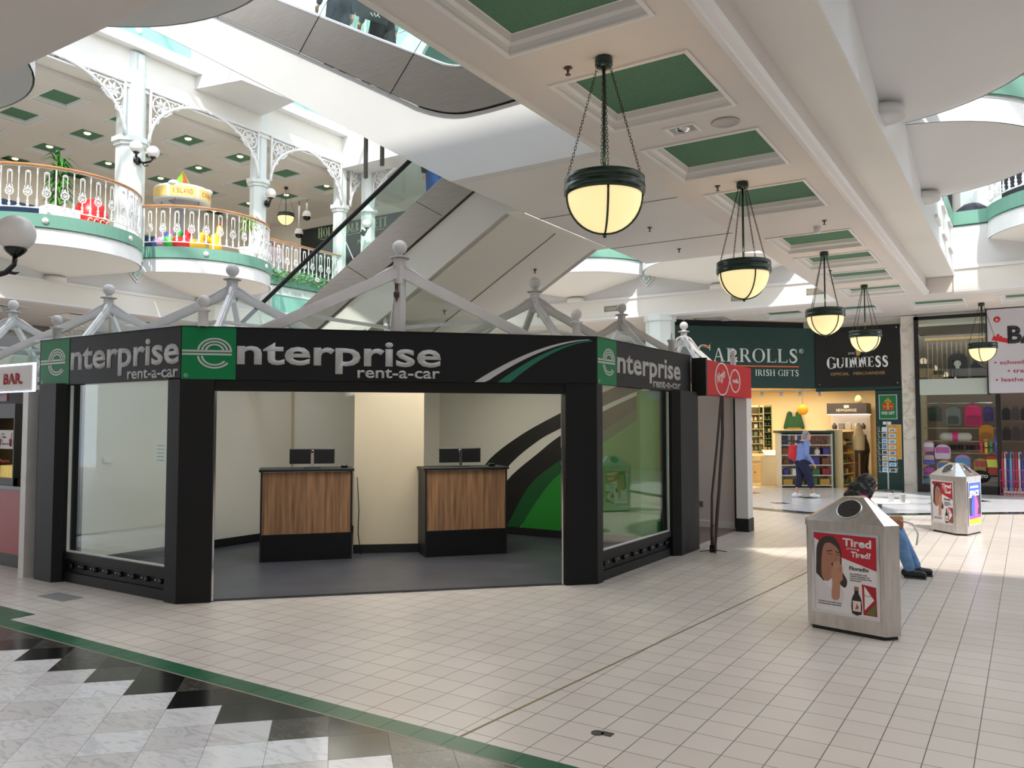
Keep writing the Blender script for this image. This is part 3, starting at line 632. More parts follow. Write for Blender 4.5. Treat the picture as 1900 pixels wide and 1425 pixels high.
# landing block between both escalators and the bridge
b=MB(); b.box(-5.34,-3.44,7.165,12.5,GZ,4.9); ld=b.build('ceiling',mat('landing_soffit',rgb(222,218,214),.5,var=.03,vscale=.8)); struct(ld,'flat pale landing underside between the escalators and the bridge','ceiling')
b=MB(); b.bar((-5.34,11.12,GZ),(-3.44,11.12,GZ),.02,.012); b.bar((-5.34,9.0,GZ-.002),(-3.44,9.0,GZ-.002),.012,.01); b.build('joint',M((150,142,132),.6),ld)
b=MB(); b.box(-5.34,-3.44,7.16,12.5,4.9,5.3); b.build('deck',cream,ld)
def sprinkler(p,label,rz=0):
    t=T('sprinkler',label,'sprinkler',p,rz,'ceiling sprinklers' if label is None else None)
    b=MB(); b.lathe([(0,0),(.03,0),(.034,-.006),(.012,-.012),(.01,-.035),(.004,-.05),(.022,-.055),(.022,-.058),(0,-.058)],n=12); b.build('head',M((80,60,52),.3),t); return t
dn=T('escalator','lower escalator rising to the bridge from behind the kiosk with glass side and black handrail','escalator',(-9,9.2,0),world=True)
def lin(x,x0,z0): return z0+(x-x0)*.577
sf=lambda x:lin(x,-5.56,4.35); s1=lambda x:lin(x,-5.99,4.74); s2=lambda x:lin(x,-6.46,5.02)
sideplate([(-5.56,4.35),(-5.36,4.35),(-5.36,5.05),(-5.6,4.95),(-13.9,s1(-13.9)),(-13.3,0.0),(-13.1,0.0)],8.5,.12,'side_casing',cream,dn)
sideplate([(-5.3,5.0),(-5.6,4.965),(-13.9,s1(-13.9)+.02),(-14.6,.05),(-14.6,.40),(-14.4,s2(-14.4)),(-6.46,5.02),(-5.9,5.3),(-5.3,5.5)],8.46,.14,'steel_panel',steel,dn)
b=MB()
for x in (-7.0,-8.3,-9.6,-10.9): b.bar((x,8.455,s2(x)),(x+.45,8.455,s1(x+.45)+.03),.006,.006)
b.build('panel_joint',blackg,dn)
b=MB(); b.tube([(-14.5,8.52,s2(-14.5)),(-6.46,8.52,5.03),(-5.9,8.52,5.32),(-5.3,8.52,5.5)],.03,6,flat=(.5,1.8)); b.build('balustrade_deck',chrome,dn)
g=[(-14.4,s2(-14.4)),(-6.46,5.02),(-5.9,5.3),(-5.3,5.5),(-5.3,6.2),(-5.9,6.02),(-6.6,5.63),(-14.4,s2(-14.4)+.67)]
sideplate(g,8.52,.012,'glass_balustrade',gesc,dn); sideplate(g,9.72,.012,'glass_balustrade',gesc,dn)
for y in (8.526,9.726):
    b=MB(); b.tube([(-14.4,y,s2(-14.4)+.69),(-6.6,y,5.66),(-5.9,y,6.05),(-5.3,y,6.22)],.035,8); b.build('handrail',black,dn)
b=MB()
for x in (-8.2,-10.0,-11.8): b.bar((x,8.52,s2(x)),(x-.28,8.52,s2(x-.28)+.66),.012,.012)
b.build('glass_joint',chrome,dn)
b=MB(); b.add([(-5.36,8.52,4.352),(-5.36,11.1,4.352),(-5.56,11.1,4.35),(-13.1,11.1,0),(-13.1,8.52,0),(-5.56,8.52,4.35)],[(0,1,2,5),(5,2,3,4)]); b.build('underside',mat('escalator_soffit',rgb(228,222,212),.5),dn)
b=MB(); a,c=-5.56,-13.1; b.bar((a,9.8,4.345),(c,9.8,-.005),.012,.01); b.build('joint',M((150,142,132),.6),dn)
sideplate([(-5.3,4.36),(-5.56,4.35),(-13.1,0.0),(-14.6,0),(-14.6,.6),(-6.46,5.3),(-5.3,5.6)],11.0,.12,'side_casing',cream,dn)
b=MB()
for k in range(26): x=-6.0-k*.32; z=4.9-.185*k; b.box(x-.32,x,8.65,9.65,z-.1,z)
b.build('steps',M((60,60,62),.4),dn)
# hanging rods
for k,x in enumerate((-7.62,-7.32,-7.04)):
    z=6.02-.577*( -7.62-x)*-1; b=MB(); b.box(x-.022,x+.022,8.1,8.14,5.05+.12*k,5.75-.1*k+.1); tag(b.build('hanging_bar',M((110,104,100),.3,metal=.6)),['left one of three short grey bars below the upper escalator','middle one of three short grey bars below the upper escalator','right one of three short grey bars below the upper escalator'][k],'bar')
# ceiling fixtures
for p,l in (((-2.86,5.24,GZ),'dark sprinkler on the bridge ceiling left of the nearest pendant lamp'),((-2.89,8.82,GZ),'dark sprinkler on the bridge ceiling left of the second pendant lamp'),
  ((-4.3,10.2,GZ),'sprinkler under the landing left of the second lamp'),((-4.45,11.7,GZ),'sprinkler under the landing near its far edge'),((-2.2,11.1,GZ),'sprinkler on the bridge ceiling right of the second pendant lamp'),((-2.85,14.8,GZ),'small sprinkler on the bridge ceiling by the far coffers')):
    sprinkler(p,l)
for q,(x,l) in enumerate(((-6.2,'upper sprinkler on the sloping escalator underside'),(-7.3,'lower sprinkler on the sloping escalator underside'))): sprinkler((x,10.3 if q==0 else 9.5,sf(x)),l)
t=T('ceiling_light','square chrome emergency light set in the bridge ceiling','ceiling light',(-2.59,6.93,GZ)); b=MB(); b.sweep([(-.13,-.1,0),(-.13,.1,0),(.13,.1,0),(.13,-.1,0)],[(-.02,0),(-.02,-.012),(0,-.016),(.015,-.004),(.02,0.0)],True); b.build('frame',mould,t); b=MB(); b.box(-.12,.12,-.09,.09,-.002,.0); b.lathe([(0,-.03),(.05,-.025),(.07,-.003)],n=16); b.build('lens',chrome,t)
t=T('ceiling_speaker','round flush grey loudspeaker in the bridge ceiling','speaker',(-2.2,6.96,GZ)); b=MB(); b.lathe([(.115,-.001),(.125,-.012),(.11,-.018),(.10,-.008),(.0,-.008)],n=28); b.build('grille',M((190,184,182),.6),t)
t=T('camera_dome','small white dome camera on the bridge ceiling beyond the coffers','camera',(-2.35,11.4,GZ)); b=MB(); b.lathe([(.05,0),(.05,-.04),(.035,-.08),(0,-.09)],n=16); b.build('housing',white,t)
# ---- pendant lamps ----
def pendant():
    t=T('pendant_lamp','','lamp',(0,0,0),0,'bowl pendant lamps')
    z=lambda v:v-GZ
    b=MB(); b.lathe([(.0,0),(.062,0),(.066,-.02),(.066,-.06),(.05,-.075),(0,-.08)],n=20); b.build('ceiling_rose',lampg,t)
    b=MB(); b.tube([(0,0,-.07),(0,0,-.93)],.0125,8); b.build('stem',lampg,t)
    b=MB(); R=.29
    b.lathe([(R-.03,-.905),(R-.005,-.90),(R+.004,-.91),(R+.004,-.955),(R-.004,-.965),(R+.008,-.975),(R+.006,-1.02),(R-.006,-1.035),(R-.03,-1.03),(R-.03,-.905)],n=40)
    for a in (0,PI/2): b.bar((-(R-.01)*math.cos(a),-(R-.01)*math.sin(a),-.93),((R-.01)*math.cos(a),(R-.01)*math.sin(a),-.93),.012,.01)
    b.build('ring',lampg,t)
    prof=[(.27*math.cos(k*PI/20),-1.025-.285*math.sin(k*PI/20)) for k in range(11)]
    b=MB(); b.lathe(prof,n=40); bo=b.build('glass_bowl',bowlm,t)
    for k in range(4):
        a=k*PI/2+.55; b=MB(); b.tube([((r+.006)*math.cos(a),(r+.006)*math.sin(a),zz-.004) for r,zz in prof],.0085,6); b.build('rib',lampg,t)
    b=MB(); b.lathe([(0,-1.345),(.012,-1.34),(.014,-1.325),(.006,-1.31),(.02,-1.305)],n=10); b.build('finial',lampg,t)
    # chains: four, each a run of links
    for k in range(4):
        a=k*PI/2+.55; p0=Vector((.05*math.cos(a),.05*math.sin(a),-.08)); p1=Vector((.275*math.cos(a),.275*math.sin(a),-.91)); b=MB(); n=34
        d=(p1-p0).normalized(); s1=d.cross(Vector((0,0,1))).normalized(); s2_=d.cross(s1)
        for i in range(n):
            c=p0.lerp(p1,(i+.5)/n); L=(p1-p0).length/n*.66; w=.008; s=s1 if i%2 else s2_
            b.tube([c+d*L*math.cos(q*PI/4)+s*w*math.sin(q*PI/4) for q in range(8)],.0026,4,True)
        b.build('chain',M((44,30,26),.35,metal=.5),t)
    return t
pl0=pendant()
spots=[(-2.56,5.24,GZ,'nearest and largest bowl pendant lamp hanging from the bridge'),(-2.61,8.83,GZ,'second bowl pendant lamp from the nearest, in front of the far balcony'),(-2.62,13.15,GZ,'bowl pendant lamp hanging in front of the green and black sign joint'),(-2.6,16.7,GZ,'bowl pendant lamp hanging just above the white brewery name'),(-.80,20.6,GZ,'small bowl pendant lamp left of the white luggage sign')]
for k,(x,y,zz,l) in enumerate(spots):
    o=pl0 if k==0 else dup(pl0); place(o,(x,y,zz),0.2*k,l)
    b=bpy.data.objects.new('pendant_glow',bpy.data.lights.new('pendant_glow','POINT')); b.data.energy=2.5; b.data.color=(1,.8,.5); b.data.shadow_soft_size=.1; C.objects.link(b); b.location=(x,y,zz-.8)
o=dup(pl0); place(o,(-21.0,18.5,9.7),.3,'bowl pendant lamp in the upper left gallery in front of the health shop sign'); 
# ================= KIOSK =================
kb=mat('kiosk_black_cladding',rgb(21,22,24),0.5,spec=0.25)
kf=mat('fascia_charcoal',rgb(23,24,27),0.5,spec=0.25)
lg=mat('sign_green',rgb(0,122,70),0.5,spec=0.25)
silv=mat('silver_lettering',rgb(190,190,192),0.4)
t=K=T('kiosk','black corner kiosk with green and charcoal rental sign boards and two empty counters','kiosk',(-6.4,7.3,0),world=True)
Bc=Vector((-6.62,4.60,0)); Cc=Vector((-3.78,7.53,0)); fd=(Cc-Bc).normalized(); fn=Vector((fd.y,-fd.x,0))   # fn points to the viewer side
FZ0,FZ1=2.07,2.56
def post(poly,name='post'):
    b=MB(); b.prism(poly,0,FZ0+.01); b.build(name,kb,K)
q=lambda s,o:(Bc.x+fd.x*s+fn.x*o,Bc.y+fd.y*s+fn.y*o)
post([(-6.80,4.60),(-6.62,4.60),q(.30,0),q(.30,-.16),(-6.80,4.86)])
post([q(3.74,0),(-3.78,7.53),(-3.78,7.66),(-4.0,7.66),q(3.74,-.16)])
post([(-9.12,4.60),(-8.95,4.52),(-8.62,4.52),(-8.56,4.60),(-8.56,4.8),(-9.12,4.8)])
post([(-3.78,9.62),(-3.70,9.72),(-3.70,10.36),(-3.78,10.4),(-4.1,10.4),(-4.1,9.62)])
b=MB(); b.plate([(.29,1.965),(3.76,1.965),(3.76,2.08),(.29,2.08)],Bc-fn*.02,fd,(0,0,1),-.12); b.build('header',kb,K)
for s in (.315,3.71): b=MB(); b.plate([(s-.008,0.01),(s+.008,0.01),(s+.008,1.965),(s-.008,1.965)],Bc-fn*.03,fd,(0,0,1),-.02); b.build('door_frame',chrome,K)
# fascia boards
def board(o,d,L,name,lab=None):
    b=MB(); b.plate([(0,FZ0),(L,FZ0),(L,FZ1),(0,FZ1)],o,d,(0,0,1),-.06); b.plate([(0,FZ1),(L,FZ1),(L,FZ1+.008),(0,FZ1+.008)],o,d,(0,0,1),.01); return b.build(name,kf,K,lab)
LF=(Cc-Bc).length
f1=board(Bc,fd,LF,'fascia_board'); f2=board(Vector((-9.12,4.60,0)),Vector((1,0,0)),2.5,'fascia_board'); f3=board(Vector((-3.78,7.53,0)),Vector((0,1,0)),2.78,'fascia_board')
def elogo(par,o,d,w,h,x0,x1,cx,cz,rx,rz):
    # green square from x0 to x1 and triple-line e; d along, o origin, all on the viewer side
    n=d.cross(Vector((0,0,1))); a=Vector(o)+n*.0
    b=MB(); b.plate([(x0,FZ0),(x1,FZ0),(x1,FZ1),(x0,FZ1)],a,d,(0,0,1),.004); g=b.build('green_square',lg,par)
    b=MB(); k=.085
    for j,sc in enumerate((1,.78,.56)):
        ro=(rx*sc,rz*sc); ri=(rx*(sc-.12),rz*(sc-.12))
        a0=-38 if j else -32; pts=ribbon([(cx+ro[0]*math.cos(math.radians(v)),cz+ro[1]*math.sin(math.radians(v))) for v in range(0,181,12)],[(cx+ri[0]*math.cos(math.radians(v)),cz+ri[1]*math.sin(math.radians(v))) for v in range(0,181,12)])
        if j<3: b.plate(pts,a,d,(0,0,1),.007)
        if j<2:
            pts=ribbon([(cx+ro[0]*math.cos(math.radians(v)),cz-.04+ro[1]*math.sin(math.radians(v))) for v in range(184,325,10)],[(cx+ri[0]*math.cos(math.radians(v)),cz-.04+ri[1]*math.sin(math.radians(v))) for v in range(184,325,10)]); b.plate(pts,a,d,(0,0,1),.007)
    for zz,xr in ((0,cx+rx),(-.030,cx+rx*.99)): b.plate([(x0+.004,cz+zz-.009),(xr,cz+zz-.009),(xr,cz+zz+.009),(x0+.004,cz+zz+.009)],a,d,(0,0,1),.007)
    b.build('line_e_logo',silv,g)
    b=MB(); r=.018; rx2=x0+.04; rz2=FZ0+.035; b.plate(ribbon(arcpts(rx2,rz2,r,r,0,360,14),arcpts(rx2,rz2,r*.8,r*.8,0,360,14)),a,d,(0,0,1),.006); b.build('registered_ring',silv,g)
    text('registered_letter','R',a+d*(rx2-.007)+Vector((0,0,rz2-.009)),d,(0,0,1),.014,.018,silv,g,.006)
    return g
def ent(par,o,d,x0,x1,z0,z1,rx0,rx1,rz0,rz1):
    text('lettering','nterprise',Vector(o)+d*x0+Vector((0,0,z0)),d,(0,0,1),x1-x0,z1-z0,silv,par,.004,.022)
    text('lettering','rent-a-car',Vector(o)+d*rx0+Vector((0,0,rz0)),d,(0,0,1),rx1-rx0,rz1-rz0,silv,par,.004,.016)
elogo(f1,Bc,fd,0,0,0.01,.49,.30,2.335,.155,.125); ent(f1,Bc,fd,.50,2.44,2.135,2.455,1.62,2.43,2.10,2.195)
X1=Vector((1,0,0)); o2=Vector((-9.12,4.60,0)); elogo(f2,o2,X1,0,0,.03,.60,.36,2.335,.17,.125); ent(f2,o2,X1,.63,2.48,2.13,2.475,1.66,2.47,2.09,2.185)
Y1=Vector((0,1,0)); o3=Vector((-3.78,7.53,0)); elogo(f3,o3,Y1,0,0,.01,.47,.28,2.335,.15,.125); ent(f3,o3,Y1,.49,2.40,2.135,2.455,1.50,2.40,2.095,2.185)
# swooshes on the front board
def band(fa,fb,x0,x1,n=24):
    return [(x0+(x1-x0)*i/n,fa(x0+(x1-x0)*i/n)) for i in range(n+1)]+[(x0+(x1-x0)*i/n,fb(x0+(x1-x0)*i/n)) for i in range(n,-1,-1)]
def ellq(x0,x1,z0,z1,p=1.75): return lambda x:z0+(z1-z0)*max(0,1-(1-max(0,min(1,(x-x0)/(x1-x0))))**p)
a=ellq(2.78,4.02,2.075,2.535); c=ellq(2.90,4.06,2.075,2.53)
b=MB(); b.plate(band(a,lambda x:max(2.075,c(x)),2.78,4.0),Bc,fd,(0,0,1),.006); b.build('swoosh',silv,f1)
a=ellq(3.02,4.06,2.075,2.525); c=ellq(3.15,4.06,2.075,2.515)
b=MB(); b.plate(band(a,lambda x:max(2.075,c(x)),3.02,4.03),Bc,fd,(0,0,1),.006); b.build('swoosh',mat('swoosh_green',rgb(20,110,90),.4),f1)
# windows
def kwin(x0,x1,along,nm):
    # pane in plane; along 'x' at y=4.6 or 'y' at x=-3.78
    def bx(b,a0,a1,d0,d1,z0,z1):
        return b.box(a0,a1,4.60+d0,4.60+d1,z0,z1) if along=='x' else b.box(-3.78-d1,-3.78-d0,a0,a1,z0,z1)
    b=MB(); bx(b,x0,x1,.05,.062,.32,2.06); b.build('window_pane',gpane,K)
    b=MB(); bx(b,x0,x1,.02,.12,.24,.31); bx(b,x0,x1,.03,.14,0.0,.10); bx(b,x0,x1,.06,.14,.10,.24); k=b.build('window_sill',kb,K)
    b=MB(); bx(b,x0,x1,.04,.07,.31,.325); bx(b,x0,x0+.012,.04,.07,.32,2.06); bx(b,x1-.012,x1,.04,.07,.32,2.06); b.build('glazing_bead',alu,K)
    n=8
    for i in range(n):
        s=x0+(x1-x0)*(i+.5)/n
        b=MB(); ax=(0,-1,0) if along=='x' else (1,0,0); c=(s,4.66,.17) if along=='x' else (-3.84,s,.17)
        b.lathe([(0,.035),(.022,.035),(.026,.02),(.026,0)],c,12,ax); b.build('shutter_knob',blackg,k)
        s2=s+(x1-x0)/n/2; c=(s2,4.66,.17) if along=='x' else (-3.84,s2,.17)
        b=MB(); b.lathe([(0,.006),(.009,.005),(.009,0)],c,8,ax); b.build('rivet',chrome,k)
kwin(-8.56,-6.80,'x','l'); kwin(7.66,9.62,'y','r')
# floor and walls inside
fl=[(-9.05,4.78),(-6.75,4.78),q(.3,-.05),q(3.74,-.05),(-3.95,7.66),(-3.95,10.1),(-9.05,10.1)]
b=MB(); b.prism(fl,0.001,.022); b.build('vinyl_floor',carpet,K)
WZ=2.5
b=MB(); b.prism([(-9.15,4.75),(-9.05,4.75),(-9.05,8.15),(-9.15,8.2)],.02,WZ); b.build('inner_wall',walli,K)
b=MB(); b.prism([(-9.05,8.15),(-7.85,10.1),(-7.85,10.2),(-9.15,10.2),(-9.15,8.15)],.02,WZ); b.build('inner_wall',walli,K)
b=MB(); b.prism([(-7.9,10.1),(-3.9,10.1),(-3.9,10.2),(-7.9,10.2)],.02,WZ); sw=b.build('inner_wall',mat('wall_grey_white',rgb(222,220,210),.5),K)
# graphic on the back wall
def pc(pts): return lambda x:(lambda P:next((P[i][1]+(P[i+1][1]-P[i][1])*(x-P[i][0])/(P[i+1][0]-P[i][0]) for i in range(len(P)-1) if P[i][0]<=x<=P[i+1][0]),P[-1][1] if x>P[-1][0] else P[0][1]))(pts)
def cr(a): return smooth_curve(a,8)
c1=pc(cr([(-7.5,.05),(-7.25,.55),(-6.95,1.06),(-6.36,1.47),(-5.63,1.82),(-4.9,2.12),(-3.9,2.48)]))
c2=pc(cr([(-7.25,.03),(-7.0,.42),(-6.56,1.01),(-6.04,1.40),(-5.63,1.60),(-4.9,1.93),(-3.9,2.3)]))
c3=pc(cr([(-7.0,.03),(-6.85,.35),(-6.56,.82),(-6.04,1.22),(-5.63,1.50),(-4.9,1.86),(-3.9,2.26)]))
c4=pc(cr([(-6.7,.02),(-6.56,.16),(-6.17,.76),(-5.63,1.15),(-4.6,1.78),(-4.2,2.0),(-3.9,2.14)]))
c5=pc(cr([(-6.45,.02),(-6.37,.08),(-6.04,.55),(-5.63,.97),(-4.6,1.62),(-4.2,1.85),(-3.9,1.98)]))
zf=lambda x:.12
for fa,fb,m,x0,dz in ((c1,c2,mat('graphic_black',rgb(24,24,26),.45),-7.48,.002),(c3,c4,MT['graphic_black'],-7.0,.002),(c4,c5,mat('graphic_dark_green',rgb(22,84,44),.45),-6.68,.003),(c5,zf,mat('graphic_green',rgb(38,134,48),.45),-6.42,.003)):
    b=MB(); b.plate(band(lambda x:max(.1,fa(x)),lambda x:max(.1,fb(x)),x0,-3.92,36),(0,10.1,0),(1,0,0),(0,0,1),dz); b.build('wall_graphic',m,sw)
b=MB(); b.box(-3.98,-3.94,9.0,10.08,.05,2.06); b.build('side_panel',MT['graphic_green'],K)
# central boxed column
cd=Vector((.762,.648,0)); cn=Vector((.648,-.762,0)); c0=Vector((-7.21,7.52,0))
P=[c0,c0+cd*.88,c0+cd*.88-cn*1.1,c0-cn*1.1]
b=MB(); b.prism([(p.x,p.y) for p in P],.02,WZ); b.build('boxed_column',mat('column_lining',rgb(226,212,186),.6,var=.03,vscale=1.5),K)
b=MB()
bp=[(c0.x,c0.y),((c0+cd*.88).x,(c0+cd*.88).y)]; b.bar((bp[0][0]+.005,bp[0][1]-.006,.075),(bp[1][0]+.005,bp[1][1]-.006,.075),.014,.11)
b.bar((-9.045,4.8,.075),(-9.045,8.15,.075),.014,.11); b.bar((-7.9,10.09,.075),(-3.95,10.09,.075),.014,.11); b.bar((-9.04,8.15,.075),(-7.86,10.09,.075),.014,.11); b.build('baseboard',black,K)
b=MB(); b.bar((-9.04,8.15,.13),(-9.04,8.15,2.5),.03,.03); b.bar((-8.38,9.23,.13),(-8.38,9.23,2.5),.02,.02); b.build('lining_joint',mat('joint_tan',rgb(214,196,160),.6),K)
# ---- counters, monitors ----
def counter(a,ang,w,lab):
    t=T('counter',lab,'counter',(a[0],a[1],.022),ang)   # local x along front, -y to customer
    b=MB(); b.box(.02,w-.02,.012,.03,.32,1.055); b.build('wood_front',wood,t,'vertical-grain wood-look front panel')
    b=MB(); b.box(0,.02,0,.5,0,1.06); b.box(w-.02,w,0,.5,0,1.06); b.build('side_panel',black,t)
    b=MB(); b.box(.02,w-.02,.008,.03,0,.315); b.build('kick_board',kb,t)
    b=MB(); b.bbox(-.02,w+.02,-.02,.52,1.06,1.09,.004); b.build('counter_top',black,t)
    return t
def monitor(x,y,ang,lab):
    t=T('monitor',lab,'monitor',(x,y,1.112),ang)
    b=MB(); b.bbox(-.27,.27,.03,.06,.05,.235,.008); b.build('screen',mat('dark_monitor',rgb(22,24,28),.35),t)
    b=MB(); b.box(-.018,.018,0,.025,0,.18); b.build('stand',chrome,t); b=MB(); b.bbox(-.1,.1,-.06,.1,0,.012,.003); b.build('foot',MT['dark_monitor'],t)
    b=MB(); b.lathe([(.016,.004),(.02,.004),(.02,0)],(0,.03,.198),16,(0,-1,0)); b.build('badge_ring',chrome,t)
    return t
a1=math.atan2(.80,.70)
counter((-7.645,6.41),a1,1.07,'left wood-fronted kiosk counter'); counter((-6.24,7.75),math.atan2(.81,.68),1.05,'right wood-fronted kiosk counter in front of the green graphic')
def onc(a,ang,x,y): return (a[0]+x*math.cos(ang)-y*math.sin(ang),a[1]+x*math.sin(ang)+y*math.cos(ang))
p=onc((-7.645,6.41),a1,.6,.22); monitor(p[0],p[1],a1,'black computer screen seen from behind on the left counter')
a2=math.atan2(.81,.68); p=onc((-6.24,7.75),a2,.5,.22); monitor(p[0],p[1],a2,'black computer screen seen from behind on the right counter')
for (c,a,x,lab) in (((-7.645,6.41),a1,.98,'small black card reader on the left counter'),((-6.24,7.75),a2,.88,'small black card reader on the right counter')):
    p=onc(c,a,x,.12); t=T('card_reader',lab,'card reader',(p[0],p[1],1.112),a); b=MB(); b.bbox(-.04,.04,-.03,.05,0,.04,.008); b.build('body',blackg,t); b=MB(); b.box(-.03,.03,-.02,.01,.04,.043); b.build('screen',M((120,124,130),.3),t)
b=MB(); b.tube([(-6.925,7.28,1.0),(-6.91,7.30,.6),(-6.9,7.28,.45),(-6.92,7.3,.3),(-6.9,7.33,.06)],.006,6); tag(b.build('cable',black),'thin black cable hanging beside the left counter','cable')
t=T('notice','white printed notice taped inside the left kiosk window','notice',(-7.0,4.675,1.25)); b=MB(); b.box(-.09,.09,0,.002,0,.25); b.build('sheet',bright,t); b=MB()
for k in range(5): b.box(-.06,.05,-.001,0,.05+.035*k,.058+.035*k)
b.build('print',M((150,150,160),.6),t)
b=MB(); b.bbox(-9.05,-9.035,5.3,5.42,1.2,1.26,.003); b.build('socket',M((240,236,220),.4),K)

# ---- pavilion glass roofs ----
def ball_post(x,y,z0,z1,lab):
    t=T('finial_post',lab,'post',(x,y,z0)); b=MB(); h=z1-z0; b.lathe([(.045,0),(.045,h-.16),(.065,h-.155),(.07,h-.14),(.03,h-.13),(.028,h-.11)],n=14); b.build('shaft',alu,t); b=MB(); b.sph((0,0,h-.06),.058,16); b.build('ball',alu,t)
def pyramid(cx,cy,lab,h=1.3,cut=False,wd=1.0):
    t=T('glass_roof',lab,'roof',(cx,cy,2.27)); Z=.92
    cs=[(-h,-h),(h,-h),(h,h),(-h,h)]
    if cut: cs=[(-h,-h),(h,h),(-h,h)]
    apex=(0,0,Z)
    b=MB()
    for x,y in cs:
        b.bar((x,y,0),(0,0,Z),.07*wd,.09*wd); b.bar((x,y,.05),(0,0,Z+.05),.035*wd,.03)
    if cut: 
        b.bar((-h,-h,-.02),(h,h,-.02),.05,.06)
    b.build('hip_rail',alu,t)
    b=MB(); n=len(cs)
    for i in range(n):
        a,c=cs[i],cs[(i+1)%n]; b.bar((a[0],a[1],0),(c[0],c[1],0),.06,.07)
        if not (cut and i==0): b.bar((a[0]*.5,a[1]*.5,Z*.5),(c[0]*.5,c[1]*.5,Z*.5),.035,.035)
    b.build('base_rail',alu,t)
    b=MB()
    for i in range(n):
        a,c=cs[i],cs[(i+1)%n]
        if cut and i==0: b.box(0,0,0,0,0,0) if False else None
        b.add([(a[0],a[1],.01),(c[0],c[1],.01),(0,0,Z)],[(0,1,2)])
    b.build('glass_panes',groof,t)
    b=MB(); b.box(-.045,.045,-.045,.045,Z-.12,Z+.14); b.lathe([(.10,Z+.14),(.105,Z+.15),(.04,Z+.165),(.03,Z+.19)],n=18); 
    for i in range(n):
        a=cs[i]; d=Vector((a[0],a[1],0)).normalized(); b.tube([d*.03+Vector((0,0,Z+.06)),d*.12+Vector((0,0,Z+.02)),d*.3+Vector((0,0,Z*(1-.3/(h*1.414))+.04))],.022,6)
    b.build('finial_base',alu,t)
    b=MB(); b.sph((0,0,Z+.255),.075,20); b.build('ball',alu,t)
    if cut:
        b=MB(); b.box(-.04,.04,-.03,.05,-.05,Z-.1); b.build('king_post',alu,t)
        b=MB(); b.lathe([(.015,Z-.12),(.015,Z-.2),(.028,Z-.21),(.028,Z-.25),(.012,Z-.27),(.0,Z-.32)],(.0,-.05,0),10); b.build('sprinkler_head',M((90,70,60),.3,metal=.8),t)
    return t
pyramid(-5.33,6.19,'largest glass pyramid roof over the front of the black kiosk',1.36,True)
for x,y,l in ((-7.77,6.06,'glass pyramid roof directly left of the kiosk roof peak'),(-10.3,6.06,'second glass pyramid roof to the left, above the popcorn stand side'),(-12.83,6.06,'glass pyramid roof at the far left edge'),
   (-5.24,8.7,'glass pyramid roof just right of the kiosk roof peak'),(-5.24,11.3,'small weathered glass pyramid roof above the middle of the right kiosk side'),(-5.24,13.97,'smallest glass pyramid roof in front of the gift shop sign'),(-7.77,8.7,'glass pyramid roof seen through the front roof panes')):
    pyramid(x,y,l,.80 if y>13 else 1.27,False,.6 if y>13 else .85)
for x,y,l in ((-6.46,4.72,'round topped white post above the left kiosk corner'),(-9.02,4.72,'round topped white post at the left end of the sign board'),(-3.96,7.42,'round topped white post above the right kiosk corner'),(-3.96,12.75,'thin round topped post in front of the gift shop letters')):
    ball_post(x,y,2.56 if x>-9.1 and y<12 else 2.5,2.86,l)
t=T('post','short plain white post without a ball at the right end of the sign board','post',(-3.96,10.1,2.5)); b=MB(); b.lathe([(.045,0),(.045,.24),(.06,.25),(.06,.27),(.01,.28),(.008,.36)],n=12); b.build('shaft',alu,t)
# ---- red media kiosk to the right ----
red=mat('glossy_red_sign',rgb(196,6,28),0.5,spec=0.3)
t=V=T('kiosk','small white kiosk with a bright red sign board and tape across its opening','kiosk',(-3.9,11.3,0),world=True)
b=MB(); b.box(-3.78,-3.62,10.46,12.55,2.05,2.52); fr=b.build('sign_board',red,V); b=MB(); b.box(-3.8,-3.6,10.40,10.46,2.03,2.54); b.build('end_cap',black,fr)
Yv=Vector((0,1,0)); o=Vector((-3.62,0,0)); wln=bright
b=MB(); 
def figure8(c0,c1_,r0x,r0z,r1x,r1z,zz): 
    L=[(c0+r0x*math.cos(math.radians(a)),zz+r0z*math.sin(math.radians(a))) for a in range(40,321,10)]
    R=[(c1_+r1x*math.cos(math.radians(a)),zz+r1z*math.sin(math.radians(a))) for a in range(140,-141,-10)]
    return [(-3.616,y,z) for y,z in L+R]
pts=figure8(11.12,11.72,.30,.225,.22,.165,2.285); b.tube(pts,.011,5,True); b.build('infinity_logo',wln,fr)
text('lettering','Virgin',o+Yv*10.93+Vector((0,0,2.17)),(0,.94,.3),(0,-.2,1),.36,.17,wln,fr,.006,.0,shear=.25)
text('lettering','media',o+Yv*11.62+Vector((0,0,2.255)),(0,1,0),(0,0,1),.27,.07,wln,fr,.006,.01)
b=MB(); b.box(-3.82,-3.64,12.36,12.62,.2,2.05); b.build('white_post',bright,V); b=MB(); b.box(-3.83,-3.63,12.35,12.63,0,.2); b.build('plinth',black,V)
b=MB(); b.box(-5.6,-5.5,10.4,12.6,0,2.4); b.box(-5.6,-3.82,12.50,12.6,0.02,2.3); b.build('white_panel_wall',mat('off_white_panel',rgb(224,216,212),.4),V)
b=MB(); b.box(-5.5,-3.83,12.47,12.5,0,.12); b.box(-4.45,-4.3,12.46,12.5,0,0.01); b.build('skirting',bright,V)
b=MB(); b.box(-4.12,-3.82,12.44,12.46,.0,.01); b.box(-4.62,-4.4,12.485,12.5,.33,.42); b.build('double_socket',M((110,106,104),.5),V)
b=MB(); b.box(-5.5,-4.85,10.5,11.0,0,.95); b.build('low_cabinet',M((196,176,160),.5),V)
b=MB(); b.box(-5.5,-5.45,11.2,11.7,1.0,2.0); b.build('screen',blackg,V); b=MB(); b.box(-5.45,-5.4,10.6,11.1,1.1,1.9); b.build('red_poster',M((150,20,50),.5),V)
